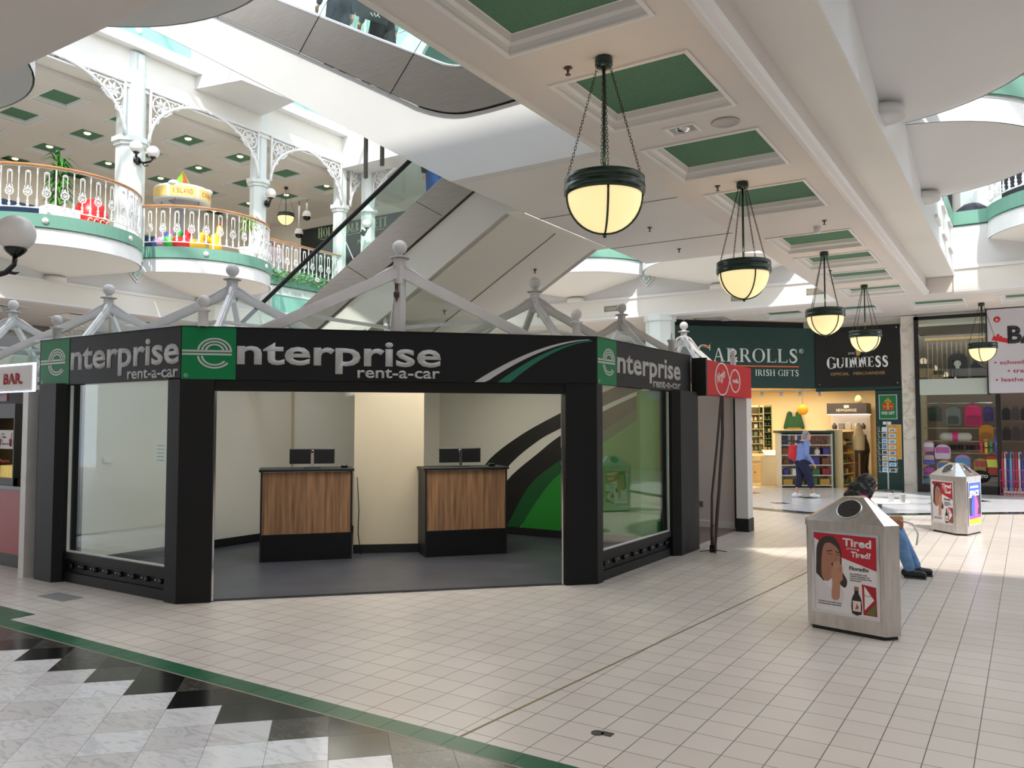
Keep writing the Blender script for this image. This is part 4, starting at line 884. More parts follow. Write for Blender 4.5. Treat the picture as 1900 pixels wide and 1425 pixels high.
b=MB(); b.box(-5.5,-3.85,10.4,12.5,0,.02); b.build('floor_panel',M((120,104,98),.5),V); b=MB(); b.box(-4.2,-3.8,12.35,12.82,2.3,2.5); b.box(-5.5,-3.8,10.42,10.5,2.3,2.5); b.build('roof_rail',alu,V)
b=MB(); b.bar((-3.84,12.40,0.05),(-3.84,12.40,2.05),.03,.03); b.build('door_edge',black,V)
t=T('retractable_barrier','dark barrier post folded upright with slack straps up to the red sign','barrier',(-3.46,10.2,0),world=True)
b=MB(); b.bbox(-3.50,-3.42,10.16,10.24,0,.09,.01); b.build('base',blackg,t)
b=MB()
for a in range(4): x=.17*math.cos(a*PI/2+.5); y=.17*math.sin(a*PI/2+.5); b.tube([(-3.46,10.2,.03),(-3.46+x,10.2+y,.008)],.006,5)
b.build('foot',blackg,t)
b=MB(); b.tube([(-3.48,10.2,.08),(-3.52,10.35,.7),(-3.55,10.65,1.3),(-3.585,10.98,2.04)],.012,6,flat=(1.6,.5)); b.tube([(-3.44,10.2,.08),(-3.47,10.5,.8),(-3.52,10.82,1.5),(-3.585,11.02,2.04)],.016,6,flat=(1.6,.5)); b.build('strap',M((84,72,70),.6),t)
b=MB(); b.tube([(-3.46,10.2,.05),(-3.46,10.2,.35)],.022,8); b.build('post',M((90,80,78),.4),t)
# ---- popcorn stand at left edge ----
t=Pk=T('snack_stand','red and white snack stand with lit sign border at the left edge','kiosk',(-10.4,5.2,0),world=True)
b=MB(); b.box(-11.6,-9.24,4.58,4.64,2.03,2.30); sb_=b.build('sign_board',mat('sign_white',rgb(214,210,208),.5),Pk)
text('lettering','BAR.',(-9.86,4.578,2.10),(1,0,0),(0,0,1),.42,.125,M((176,40,50),.5),sb_,.004,.03)
led=mat('led_border',(.75,.85,1.0),.4,emit=1.1)
b=MB(); b.box(-11.6,-9.19,4.57,4.6,2.008,2.022); b.box(-9.205,-9.19,4.57,4.6,2.02,2.33); b.box(-11.6,-9.19,4.57,4.6,2.31,2.33); b.build('light_strip',led,sb_)
b=MB(); b.box(-9.25,-9.14,4.50,4.64,0,2.0); b.build('white_post',alu,Pk)
b=MB(); b.box(-11.6,-9.26,4.72,5.2,.16,.90); b.build('red_counter_front',mat('deep_red_panel',rgb(150,16,24),.4),Pk)
b=MB(); b.box(-11.6,-9.26,4.76,5.2,0,.16); b.build('kick_board',black,Pk); b=MB(); b.box(-11.6,-9.26,4.68,5.5,.90,.94); b.build('counter_top',blackg,Pk)
b=MB(); b.box(-11.8,-9.2,6.6,6.7,0,2.3); b.build('rear_wall',M((60,50,50),.6),Pk)
pm=T('popcorn_machine','black popcorn machine with glowing yellow windows on the red stand','popcorn machine',(-10.14,4.95,.94))
b=MB(); b.box(-.2,.2,-.19,-.15,0,.08); b.box(-.2,.2,-.2,.2,.0,.05); b.box(-.2,.2,-.2,.2,.78,.95); b.box(-.2,.2,.17,.2,.05,.78)
for x in (-.2,.18): b.box(x,x+.02,-.2,.2,.05,.78)
b.build('case',black,pm)
b=MB(); b.box(-.18,.18,-.165,.165,.05,.22); b.build('popcorn',mat('popcorn_fill',rgb(236,206,120),.8,bump=1.0,bscale=60,emit=.25,var=.2,vscale=40),pm)['kind']='stuff'
b=MB(); b.box(-.18,.18,.15,.165,.22,.78); b.build('lit_back',mat('warm_lit_panel',(1,.72,.28),.5,emit=.9),pm)
b=MB(); b.box(-.17,.17,-.199,-.195,.42,.64); pz=b.build('paper_sign',M((226,220,224),.6),pm)
text('lettering','Iced\nCoffees\n&\nFrappuccinos',(-.09,-.2,.46),(1,0,0),(0,0,1),.18,.15,M((60,50,60),.6),pz,.001)
for s in (-1,1): b=MB(); b.lathe([(0,.45),(.012,.45),(.02,.53),(0,.54)],(s*.13,-.203,0),8); b.tube([(s*.13,-.203,.54),(s*.15,-.203,.61)],.003,4); b.build('drink_picture',M((150,70,50),.6),pz)
text('lettering','Popcorn',(-.11,-.2,.25),(1,0,0),(0,0,1),.22,.05,M((190,40,40),.6),pm,.002,.02)
b=MB(); b.box(-.1,.06,-.23,-.2,.98,1.1); tag_=b.build('red_clock',M((90,10,20),.4),pm)
ms=T('drink_machine','dark chrome drinks machine beside the popcorn machine','machine',(-10.75,5.0,.94)); b=MB(); b.bbox(-.25,.25,-.18,.2,0,.62,.02); b.build('body',M((40,38,40),.3),ms); [ (lambda q:(q.lathe([(.03,0),(.04,.1)],(s_*.08,-.22,.05),10),q.build('cup',M((200,200,205),.3),ms)))(MB()) for s_ in (-1,1)]; b=MB(); b.box(-.22,.22,-.2,-.18,.3,.42); b.build('front_panel',chrome,ms)
for k in range(12):
    c=[(220,90,60),(236,200,60),(90,170,90),(230,230,225),(120,80,150),(200,40,60)][k%6]; b=MB(); x=-10.6+k*.11; b.bbox(x,x+.09,5.35,5.38,1.62+.0,1.84,.004); tag(b.build('snack_packet',M(c,.5)),'%s snack packet, number %s hanging on the rail in the red snack stand'%('orange yellow green white purple red'.split()[k%6],'one two three four five six seven eight nine ten eleven twelve'.split()[k]),'packet','snack packets in the snack stand')
b=MB(); b.box(-11.0,-9.26,5.39,5.42,1.55,1.9); b.build('packet_rail',M((60,60,66),.4),Pk)
LX,OX=-6.63,-6.38
# ================= BINS =================
def bin_(p0,ang,L,Sh,lab,H=.87,top=1.06):
    a=ang; P=[Vector((0,0))]; 
    for k in range(6):
        l=L if k%2==0 else Sh; P.append(P[-1]+Vector((math.cos(a),math.sin(a)))*l); a+=PI/3
    P=P[:6]; P=[Vector((p0[0]+p.x,p0[1]+p.y)) for p in P]; c=sum(P,Vector((0,0)))/6
    t=T('litter_bin',lab,'bin',(c.x,c.y,0)); P=[p-c for p in P]; sc=lambda f:[(p.x*f,p.y*f) for p in P]
    b=MB(); b.prism(sc(1),.03,H-.05); bd=b.build('body',steel2,t)
    b=MB(); b.prism(sc(.93),0,.03); b.build('plinth',black,t)
    b=MB(); b.prism(sc(1.02),H-.05,H); 
    lo=sc(1.02); hi=sc(.26); vs=[(x,y,H) for x,y in lo]+[(x,y,top) for x,y in hi]; b.add(vs,[(i,(i+1)%6,6+(i+1)%6,6+i) for i in range(6)]+[(6,7,8,9,10,11)])
    ld=b.build('lid',steel2,t)
    for i in (0,2,4):   # openings on the three wide lid slopes
        a0,a1=Vector((*lo[i],H)),Vector((*lo[(i+1)%6],H)); h0,h1=Vector((*hi[i],top)),Vector((*hi[(i+1)%6],top))
        m=(a0+a1+h0+h1)/4; ux=(a1-a0).normalized(); uz=((h0+h1)/2-(a0+a1)/2); hh=uz.length; uz.normalize(); m=(a0+a1)/2+uz*hh*.53; n=ux.cross(uz)
        b=MB(); r=hh*.33; b.tube([m+n*.004+(ux*math.cos(k*PI/16)+uz*math.sin(k*PI/16))*r*1.06 for k in range(32)],.006,6,True); b.build('opening_rim',chrome,ld)
        b=MB(); ring=[m+n*.003+(ux*math.cos(k*PI/16)+uz*math.sin(k*PI/16))*r for k in range(32)]; inn=[m-n*.05+(ux*math.cos(k*PI/16)+uz*math.sin(k*PI/16))*r*.8 for k in range(32)]
        b.add([m+n*.003+(ux*math.cos(k*PI/16)+uz*math.sin(k*PI/16))*r for k in range(32)],[tuple(range(32))]); b.build('opening',mat('dark_opening',rgb(46,42,40),.3),ld)
        b=MB(); b.lathe([(0,.002),(.012,.002),(.012,0)],m+n*.004+ux*r*.35+uz*.0,12,n); b.build('lock',black,ld)
    faces=[]
    for i in (0,2,4):
        a0,a1=Vector((*[v for v in sc(1)[i]],0)),Vector((*sc(1)[(i+1)%6],0)); d=(a1-a0).normalized(); n=Vector((d.y,-d.x,0)); w=(a1-a0).length
        fr=MB(); m=.035; z0,z1=.14,H-.075
        for x0,x1,za,zb in ((m,w-m,z0,z0+.02),(m,w-m,z1-.02,z1),(m,m+.02,z0+.02,z1-.02),(w-m-.02,w-m,z0+.02,z1-.02)): fr.plate([(x0,za),(x1,za),(x1,zb),(x0,zb)],a0,d,(0,0,1),.009)
        fr.build('poster_frame',chrome,t)
        faces.append((a0+d*(m+.02)+Vector((0,0,z0+.02))+n*.002,d,w-2*m-.04,z1-z0-.04))
    return t,faces
def pst(par,name,m,pts,o,d,w,h,th): b=MB(); b.plate([(x*w,y*h) for x,y in pts],o,d,(0,0,1),th); return b.build(name,m,par)
def curvy(pts,n=5):
    q=pts+[pts[0]]; out=[]
    for i in range(len(pts)):
        p0,p1,p2,p3=[Vector(pts[(i+k)%len(pts)]) for k in (-1,0,1,2)]
        for k in range(n): u=k/n; out.append(tuple(.5*((2*p1)+(p2-p0)*u+(2*p0-5*p1+4*p2-p3)*u*u+(p3-p0+3*(p1-p2))*u**3)))
    return out
def floradix(par,F):
    o,d,w,h=F
    P=pst(par,'poster',M((226,222,224),.5),[(0,0),(1,0),(1,1),(0,1)],o,d,w,h,.001); A=lambda n,c,p,th: pst(P,n,M(c,.5),p,o,d,w,h,th)
    A('red_field',(186,26,44),[(0,1),(0,.93),(.47,.70),(1,.58),(1,1)],.0014)
    A('hair_picture',(52,40,38),curvy([(.03,.62),(.05,.84),(.16,.95),(.32,.96),(.42,.86),(.45,.72),(.45,.55),(.53,.42),(.50,.33),(.42,.36),(.3,.5),(.12,.36),(.03,.45)]),.0018)
    A('shirt_picture',(214,210,214),curvy([(.0,.45),(.12,.40),(.25,.30),(.4,.33),(.47,.28),(.44,.14),(.2,.12),(0,.14)]),.002)
    A('face_picture',(168,116,94),curvy([(.12,.66),(.16,.84),(.26,.88),(.38,.82),(.43,.72),(.42,.64),(.36,.55),(.30,.45),(.2,.38),(.12,.45)]),.0022)
    A('brow_picture',(60,40,34),[(.20,.775),(.30,.79),(.30,.775),(.21,.762)],.0025); A('brow_picture',(60,40,34),[(.35,.785),(.42,.765),(.42,.752),(.35,.77)],.0025)
    A('eye_picture',(80,50,40),[(.22,.745),(.30,.74),(.30,.73),(.22,.736)],.0025); A('eye_picture',(80,50,40),[(.36,.74),(.41,.735),(.41,.725),(.36,.73)],.0025)
    A('nose_picture',(146,96,78),curvy([(.33,.74),(.35,.68),(.31,.665),(.37,.66)]),.0025)
    A('mouth_picture',(30,18,20),curvy([(.28,.60),(.31,.635),(.35,.62),(.33,.585)]),.0026)
    for k,(x,y,l) in enumerate(((.33,.56,.12),(.37,.575,.13),(.41,.57,.125),(.44,.55,.10))): A('finger_picture',(190,138,114),curvy([(x-.02,y-.12),(x-.02,y+l*.5),(x,y+l*.62),(x+.018,y+l*.5),(x+.02,y-.12)]),.0027)
    A('hand_picture',(184,132,108),curvy([(.27,.50),(.31,.56),(.42,.52),(.45,.46),(.42,.38),(.40,.18),(.28,.17),(.29,.38)]),.0028)
    L=lambda s,x0,y0,ww,hh,m,bo=.0: text('lettering',s,o+d*(x0*w)+Vector((0,0,y0*h)),d,(0,0,1),ww*w,hh*h,m,P,.0032,bo)
    wt=bright; dk=M((50,48,60),.5)
    L('Tired',.47,.855,.45,.105,wt,.03); L('of being',.53,.81,.2,.035,wt); L('Tired?',.60,.725,.31,.075,wt,.03)
    L('Floradix',.57,.56,.31,.05,M((24,24,26),.5),.02); L('Iron contributes to the\nreduction of tiredness and\nto the normal function of the\nimmune system',.575,.42,.34,.105,dk)
    L('Available from health stores\nand pharmacies nationwide',.05,.075,.39,.055,dk)
    A('bottle_picture',(38,26,24),curvy([(.60,.02),(.60,.20),(.64,.27),(.65,.33),(.70,.33),(.71,.27),(.75,.20),(.75,.02)],2),.0022); A('cap_picture',(150,104,70),[(.64,.31),(.71,.31),(.71,.36),(.64,.36)],.0026)
    A('label_picture',(222,210,200),[(.615,.05),(.74,.05),(.74,.18),(.615,.18)],.0026); A('label_picture',(170,60,50),[(.65,.07),(.71,.09),(.68,.15)],.0029)
    A('carton_picture',(166,24,44),[(.78,.02),(.99,-.0+.02),(.98,.38),(.76,.40)],.0022); A('carton_picture',(232,228,226),[(.80,.08),(.95,.22),(.80,.38)],.0026); A('carton_picture',(90,110,50),[(.82,.04),(.97,.03),(.97,.18)],.0027)
    L('Floradix',.80,.255,.11,.018,M((60,20,30),.5))
bt,F=bin_((-1.54,6.88),math.atan2(-.14,.60),.605,.135,'nearest steel litter bin with a red and white tonic advert')
floradix(bt,F[0])
a0=math.atan2(-.40,.37); bt2,F2=bin_((-1.30,14.04),a0,.545,.145,'steel litter bin further back beside the luggage shop')
floradix(bt2,F2[0])
def space(par,F):
    o,d,w,h=F; glow=lambda n,c,e:mat(n,tuple(c),.4,emit=e)
    P=pst(par,'screen',glow('screen_dark',rgb(40,32,70),.5),[(0,0),(1,0),(1,1),(0,1)],o,d,w,h,.001)
    A=lambda n,m,p,th: pst(P,n,m,p,o,d,w,h,th)
    A('blue_glow',glow('screen_blue',rgb(50,80,230),1.1),[(0,.82),(1,.72),(1,1),(0,1)],.0014)
    A('yellow_bar',glow('screen_yellow',rgb(250,220,40),1.0),[(0,0),(1,0),(1,.14),(0,.12)],.0014); A('purple_bar',glow('screen_purple',rgb(150,50,180),.9),[(0,.13),(1,.15),(1,.22),(0,.21)],.0016)
    A('figure_picture',glow('screen_blue',(0,0,0),0),curvy([(.28,.22),(.27,.42),(.33,.62),(.45,.72),(.56,.62),(.52,.22)]),.0018)
    A('figure_picture',glow('screen_pink',rgb(240,70,130),1.1),curvy([(.52,.22),(.55,.65),(.62,.68),(.74,.6),(.85,.40),(.78,.36),(.72,.22)]),.0018)
    wt=glow('screen_white',rgb(250,250,255),1.4)
    text('lettering','SPACE',o+d*(.1*w)+Vector((0,0,.68*h)),d,(0,0,1),.8*w,.13*h,wt,P,.003,.02); text('lettering','ADVERTISING',o+d*(.15*w)+Vector((0,0,.87*h)),d,(0,0,1),.7*w,.05*h,wt,P,.003)
    A('white_bar',wt,[(.0,.64),(.25,.645),(.25,.67),(0,.665)],.0022)
    text('lettering','GET\nYOUR\nBRAND\nSEEN',o+d*(.08*w)+Vector((0,0,.42*h)),d,(0,0,1),.2*w,.2*h,wt,P,.0022) if False else None
space(bt2,F2[1])
# ================= GIFT SHOP =================
sgr=mat('shop_dark_green',rgb(18,58,50),.45,var=.05,vscale=.7); sblk=mat('shop_sign_black',rgb(14,14,16),.3)
CL=Vector((-4.65,21.98,0)); cdir=Vector((.72,.69,0)).normalized(); cl0=CL-cdir*4.3
SH=T('gift_shop_front','dark green and black gift shop front with two big sign boards','shop front',(-4.65,22.0,0),world=True)
b=MB(); b.plate([(0,2.58),(4.3,2.58),(4.3,4.16),(0,4.16)],cl0,cdir,(0,0,1),-.12); sg=b.build('green_sign_board',sgr,SH)
b=MB(); b.box(-4.65,-2.62,21.96,22.1,2.60,4.15); sg2=b.build('black_sign_board',sblk,SH); b=MB(); b.box(-4.65,-2.6,21.98,22.12,2.50,2.60); b.build('lower_beam',sgr,SH)
# serif capitals drawn as strokes
def serif(chars,org,ux,uz,x0,x1,z0,z1,m,par,first=1.0,name='lettering',wt=.17):
    G={'A':.95,'B':.8,'C':.9,'D':.95,'E':.78,'F':.7,'G':.95,'H':.98,'I':.42,'J':.5,'K':.9,'L':.78,'N':1.0,'O':1.0,'R':.9,'S':.72,'T':.85,'U':.95,'&':.95,' ':.4,'M':1.1}
    ux=Vector(ux); uz=Vector(uz); tot=sum(G[c]*(first if i==0 else 1) for i,c in enumerate(chars))+.08*(len(chars)-1); k=(x1-x0)/tot; H=z1-z0; b=MB(); x=x0
    th=.006
    for i,c in enumerate(chars):
        f=first if i==0 else 1; W_=G[c]*k*f; Hh=H*f; zb=z0-(Hh-H)*.35 if i==0 else z0; w=wt; sfw=.05
        def pl(pts): b.plate([(x+a*W_,zb+c_*Hh) for a,c_ in pts],org,ux,uz,th)
        def stem(a,ww=None,top=True,bot=True):
            ww=ww or w/G[c]; pl([(a,0),(a+ww,0),(a+ww,1),(a,1)])
            if bot: pl([(a-.09,0),(a+ww+.09,0),(a+ww+.09,sfw),(a-.09,sfw)])
            if top: pl([(a-.09,1-sfw),(a+ww+.09,1-sfw),(a+ww+.09,1),(a-.09,1)])
        def hb(a0,a1,z,hh=.06): pl([(a0,z),(a1,z),(a1,z+hh),(a0,z+hh)])
        def arc(cx,cy,rx,ry,a0,a1,tk,tn=.05,n=20):
            O=[];I=[]
            for q in range(n+1):
                t_=math.radians(a0+(a1-a0)*q/n); e=tn+(tk-tn)*abs(math.cos(t_))**1.3; O.append((cx+rx*math.cos(t_),cy+ry*math.sin(t_))); I.append((cx+(rx-e)*math.cos(t_),cy+(ry-tn-(e-tn)*.15)*math.sin(t_)))
            pl(O+I[::-1])
        w_=w/G[c]
        if c in 'HN':
            stem(.1,top=True); stem(.9-w_)
            if c=='H': hb(.1,.9,.48)
            else: pl([(.1,1),(.1+w_*1.3,1),(.9,0),(.9-w_*.9,0)])
        elif c=='I': stem(.5-w_/2)
        elif c=='L': stem(.12); hb(.12,.95,0,.06); pl([(.88,0),(.95,0),(.97,.22),(.92,.22)])
        elif c=='E': stem(.12); hb(.12,.92,0); hb(.12,.9,.94); hb(.12,.75,.49); pl([(.86,0),(.92,0),(.95,.22),(.91,.22)]); pl([(.84,1),(.9,1),(.9,.8),(.87,.8)]); pl([(.72,.4),(.76,.4),(.76,.64),(.72,.64)])
        elif c=='F': stem(.12); hb(.12,.9,.94); hb(.12,.72,.49); pl([(.84,1),(.9,1),(.9,.8),(.87,.8)]); pl([(.69,.4),(.73,.4),(.73,.64),(.69,.64)])
        elif c=='T': stem(.5-w_/2,top=False); hb(.02,.98,.94); pl([(.02,1),(.07,1),(.06,.8),(.02,.8)]); pl([(.98,1),(.93,1),(.94,.8),(.98,.8)])
        elif c=='A': pl([(.5,1),(.5-.05,1),(.13,0),(.19,0)]); pl([(.45,1),(.56,1),(.88+.02,0),(.90-w_*1.05,0)]); hb(.27,.7,.33,.055); hb(.04,.30,0,.05); hb(.66,.99,0,.05)
        elif c=='O': arc(.5,.5,.48,.52,0,360,w_*1.05)
        elif c in 'CG': 
            arc(.53,.5,.49,.52,42,318,w_*1.1); pl([(.88,.70),(.93,.70),(.93,1.0),(.89,1.0)])
            if c=='G': pl([(.80-.0,.05),(.80+w_*.9,.05),(.80+w_*.9,.44),(.80,.44)]); hb(.68,.99,.40,.05)
        elif c=='U': arc(.5,.34,.42,.36,180,360,w_,.06); pl([(.08,.34),(.08+w_,.34),(.08+w_,1),(.08,1)]); pl([(.92-.07,.34),(.92,.34),(.92,1),(.85,1)]); hb(0,.34,.95,.05); hb(.74,1.0,.95,.05)
        elif c in 'RBD':
            stem(.12)
            if c=='R': arc(.45,.735,.35,.265,-90,90,w_*.95); hb(.12,.46,.94); hb(.12,.46,.47); pl([(.42,.48),(.42+w_*1.1,.48),(1.0,0),(1.0-w_*1.2,0)])
            elif c=='B': arc(.45,.75,.33,.25,-90,90,w_*.95); arc(.45,.27,.42,.27,-90,90,w_); hb(.12,.46,.94); hb(.12,.46,.48); hb(.12,.46,0)
            else: arc(.4,.5,.52,.5,-90,90,w_*1.1); hb(.12,.42,.94); hb(.12,.42,0)
        elif c=='S':
            cp=[(.85,.74),(.80,.90),(.55,.985),(.28,.90),(.24,.73),(.48,.55),(.78,.36),(.80,.16),(.52,.02),(.22,.08),(.13,.28)]
            cv=smooth_curve(cp,5); O=[];I=[]; N=len(cv)
            for q in range(N):
                p_=Vector(cv[max(q-1,0)]); r_=Vector(cv[min(q+1,N-1)]); d_=(r_-p_).normalized(); nn=Vector((-d_.y,d_.x)); e=(.035+.075*math.sin(PI*q/(N-1))**2)*wt/.17
                O.append(tuple(Vector(cv[q])+nn*e)); I.append(tuple(Vector(cv[q])-nn*e))
            pl(O+I[::-1]); pl([(.82,.70),(.87,.70),(.87,.98),(.84,.98)]); pl([(.10,.30),(.15,.30),(.15,.02),(.12,.02)])
        elif c=='&': arc(.42,.76,.2,.22,0,360,w_*.6); arc(.38,.27,.34,.28,20,330,w_*.9); pl([(.3,.66),(.42,.66),(.95,.0),(.8,0)])
        x+=W_+.08*k
    return b.build(name,m,par)
crm=mat('cream_letters',rgb(226,234,226),.45)
o=cl0+cdir*.0; dl=lambda x: 4.3-x   # distance measured back from the joint
serif('CARROLLS',cl0,cdir,(0,0,1),4.3-3.36,4.3-.50,3.25,3.60,crm,sg,1.32)
b=MB(); b.plate(ribbon(arcpts(4.3-.40,3.56,.06,.06,0,360,16),arcpts(4.3-.40,3.56,.05,.05,0,360,16)),cl0,cdir,(0,0,1),.006); b.build('registered_ring',crm,sg); text('registered_letter','R',cl0+cdir*(4.3-.43)+Vector((0,0,3.53)),cdir,(0,0,1),.05,.06,crm,sg,.006)
org=mat('orange_line',rgb(226,112,50),.45)
b=MB(); b.plate([(4.3-3.3,3.13),(4.3-.48,3.13),(4.3-.48,3.165),(4.3-3.3,3.165)],cl0,cdir,(0,0,1),.006); b.plate([(4.3-3.2,3.62),(4.3-3.0,3.66),(4.3-2.92,3.74),(4.3-3.02,3.60)],cl0,cdir,(0,0,1),.009); b.build('orange_line',org,sg)
serif('IRISH GIFTS',cl0,cdir,(0,0,1),4.3-1.72,4.3-.48,2.90,3.06,crm,sg)
serif('GUINNESS',Vector((0,21.96,0)),(1,0,0),(0,0,1),-4.37,-2.90,3.10,3.36,mat('white_letters',rgb(240,240,240),.4),sg2,1.16,wt=.25)
gold=mat('gold_letters',rgb(196,164,96),.4)
text('lettering','OFFICIAL   MERCHANDISE',(-4.27,21.957,2.905),(1,0,0),(0,0,1),1.29,.075,gold,sg2,.004); text('lettering','ESTD',(-3.83,21.957,3.44),(1,0,0),(0,0,1),.15,.045,MT['white_letters'],sg2,.004)
b=MB(); hp=[(-3.64,3.40),(-3.56,3.40),(-3.50,3.60),(-3.58,3.56),(-3.66,3.60)]; b.plate(hp,(0,21.96,0),(1,0,0),(0,0,1),.005); b.build('harp_emblem',gold,sg2)
b=MB()
for x,z in ((-4.55,2.68),(-2.7,2.68),(-4.55,4.07),(-2.7,4.07)): b.lathe([(0,.006),(.015,.004),(.016,0)],(x,21.96,z),8,(0,-1,0))
b.build('fixing_screw',chrome,sg2)
b=MB(); b.box(-3.22,-2.58,21.98,22.35,0,2.52); b.build('green_pier',sgr,SH)
b=MB(); b.box(-2.6,-2.26,21.94,22.3,0,4.33); struct(b.build('wall_pier',marble('cream_marble',rgb(206,196,180),rgb(226,220,210),3,.25)),'cream marble pier between the green shop front and the luggage shop')
# black plate standing in for the shade in the gap above the sign
b=MB(); b.plate([(0,4.16),(4.3,4.16),(4.3,4.35),(0,4.35)],cl0+Vector((-.2,.25,0)),cdir,(0,0,1),-.05); b.build('painted_shadow_gap',black,SH)
b=MB(); b.box(-11.5,-8.0,21.8,21.9,2.6,4.1); b.build('teal_sign_board',M((0,92,92),.5),SH)
# interior of the gift shop
shw=mat('shop_cream',rgb(224,208,172),.55); slat=mat('slatwall',rgb(216,194,146),.5)
b=MB(); b.prism([(-9.2,26.5),(-9.1,26.5),(-7.3,20.6),(-7.4,20.6)],0,2.95); sl=b.build('wall_shop_left',shw); struct(sl,'cream slatted side wall inside the gift shop')
b=MB()
for k in range(14): z=1.5+k*.1; b.bar((-9.09,26.4,z),(-7.31,20.7,z),.012,.012)
b.build('slat_line',M((160,134,90),.6),sl)
b=MB(); b.box(-9.1,-2.3,26.4,26.5,0,2.8); bk=b.build('wall_shop_back',shw); struct(bk,'rear wall of the gift shop')
b=MB(); b.box(-2.6,-2.5,22.3,26.5,0,2.95); struct(b.build('wall_shop_right',shw),'right side wall of the gift shop')
b=MB(); b.prism([(-7.6,19.7),(-7.1,19.95),(-4.75,22.2),(-2.5,22.3),(-2.5,26.5),(-9.2,26.5)],2.75,2.85)
b2=b.build('ceiling',mat('shop_ceiling',rgb(232,212,170),.6)); struct(b2,'cream ceiling inside the gift shop','ceiling')
b=MB(); b.prism([(-7.4,20.3),(-3.1,22.4),(-2.5,22.5),(-2.5,26.5),(-9.2,26.5)],.003,.008); struct(b.build('floor',mat('shop_floor',rgb(222,200,156),.3,var=.05,vscale=1)),'pale polished floor inside the gift shop','floor')
t=T('track_light','row of white spotlights on a track below the green sign','spotlights',(-5.6,21.5,2.5)); 
b=MB(); b.bar((-1.3,-.45,.03),(1.2,.75,.03),.03,.025); b.build('track',white,t)
for k in range(6):
    u=k/5; x=-1.2+2.2*u; y=-.40+1.06*u; b=MB(); b.lathe([(.0,0),(.045,0),(.05,-.10),(.04,-.11),(0,-.09)],(x,y,0),12,(.1*(-1)**k,.1,1)); b.build('spotlight',M((206,206,210),.3),t)
# displays
CN={'purple':(90,60,150),'grey':(120,120,124),'silver':(196,190,180),'brown':(110,66,40),'green':(60,120,60),'red':(180,45,50),'navy':(40,44,80),'tan':(190,150,90),'blue':(70,110,190),'cream':(228,220,200),'black':(26,26,28),'yellow':(236,205,60),'orange':(226,140,60),'pink':(220,80,150),'teal':(40,120,115),'olive':(120,130,80),'pale blue':(110,190,225)}
def cname(c): return min(CN,key=lambda k:sum((a-b)**2 for a,b in zip(CN[k],c)))
ORD=['leftmost','second from left','third from left','fourth from left','fifth from left','sixth from left','seventh from left','eighth from left','ninth from left','tenth from left','eleventh from left','twelfth from left','thirteenth from left','fourteenth from left','fifteenth from left','sixteenth from left','seventeenth from left']
ROW=['bottom','second','third','fourth','fifth','sixth','seventh','top']
def shelf_unit(name,lab,loc,rz,w,h,d,n,m,cat='shelf',back=True):
    t=T(name,lab,cat,loc,rz)
    b=MB(); b.box(-w/2,-w/2+.025,0,d,0,h); b.box(w/2-.025,w/2,0,d,0,h); 
    if back: b.box(-w/2,w/2,d-.02,d,0,h)
    b.build('frame',m,t)
    for k in range(n): z=.06+(h-.12)*k/(n-1) if n>1 else .3; b=MB(); b.box(-w/2+.025,w/2-.025,.01,d-.02,z,z+.02); b.build('shelf',m,t)
    return t
def stack(loc,rz,w,zs,nx,cols,group,lab,hh=.16,dd=.1,off=.04,cat='souvenir',row=0,wh=''):
    first=None; zr=0
    for z in zs:
        for i in range(nx):
            c=random.choice(cols); x=-w/2+w*(i+.5)/nx; ww=w/nx*.38
            b=MB(); 
            r=random.random()
            if r<.5: b.bbox(-ww,ww,0,dd,0,hh*random.uniform(.7,1),.008)
            else: b.lathe([(ww*.8,0),(ww,hh*.3),(ww*.9,hh*.6),(ww*.4,hh*.75),(ww*.45,hh*.9),(0,hh*.92)],(0,dd/2,0),10)
            o=b.build('souvenir',M(c,.5)); o.location=(loc[0]+x*math.cos(rz)-off*math.sin(rz),loc[1]+x*math.sin(rz)+off*math.cos(rz),z+loc[2]); o.rotation_euler=(0,0,rz)
            tag(o,'%s %s, %s in the %s row of %s'%(cname(c),cat,ORD[i],ROW[row+zs.index(z)],wh or lab),cat,group)
multi=[(70,60,130),(200,190,180),(120,70,40),(60,110,60),(150,40,50),(40,40,60),(190,150,70),(110,130,150),(230,220,210)]
rzv=0.58
t=shelf_unit('display_shelf','white central display shelf full of souvenirs behind the walking woman',(-4.83,21.62,0),rzv,1.35,1.42,.4,6,mat('white_laminate',rgb(232,224,210),.4))
b=MB(); b.box(-.72,.72,-.03,.43,1.42,1.48); b.build('green_top',sgr,t); b=MB(); b.box(.675,.72,-.02,.42,0,1.42); b.build('green_side',sgr,t)
for k,z in enumerate((.08,.34,.60,.86)): stack((-4.83,21.62,z),rzv,1.28,(0,),[4,5,5,6][k],multi,'souvenirs on the white display shelf','the white display',.19,.2,row=k)
for k in range(14):
    x=-.6+k*.085; c=(110,60,34) if k>8 else random.choice(multi)
    for z in (1.05,1.24):
        b=MB(); b.bbox(-.03,.03,0,.03,0,.15,.006); o=b.build('souvenir',M(c,.5)); o.location=(-4.83+x*math.cos(rzv)-.02*math.sin(rzv),21.62+x*math.sin(rzv)+.02*math.cos(rzv),z); o.rotation_euler=(0,0,rzv); tag(o,'%s souvenir pack, %s in the %s top row of the white display'%(cname(c),ORD[k],'lower' if z<1.1 else 'upper'),'souvenir','packs on the top rows of the display shelf')
t=shelf_unit('display_shelf','beige slatted shelf with bright bags right of the white display',(-4.0,22.7,0),1.5,1.2,1.5,.4,6,slat)
stack((-4.0,22.7,0),1.5,1.1,(.1,.35,.6,.85,1.1),5,[(150,40,40),(40,60,120),(30,110,110),(200,170,60),(50,90,50),(90,60,40)],'bags and toys on the beige slatted shelf','the slatted shelf')
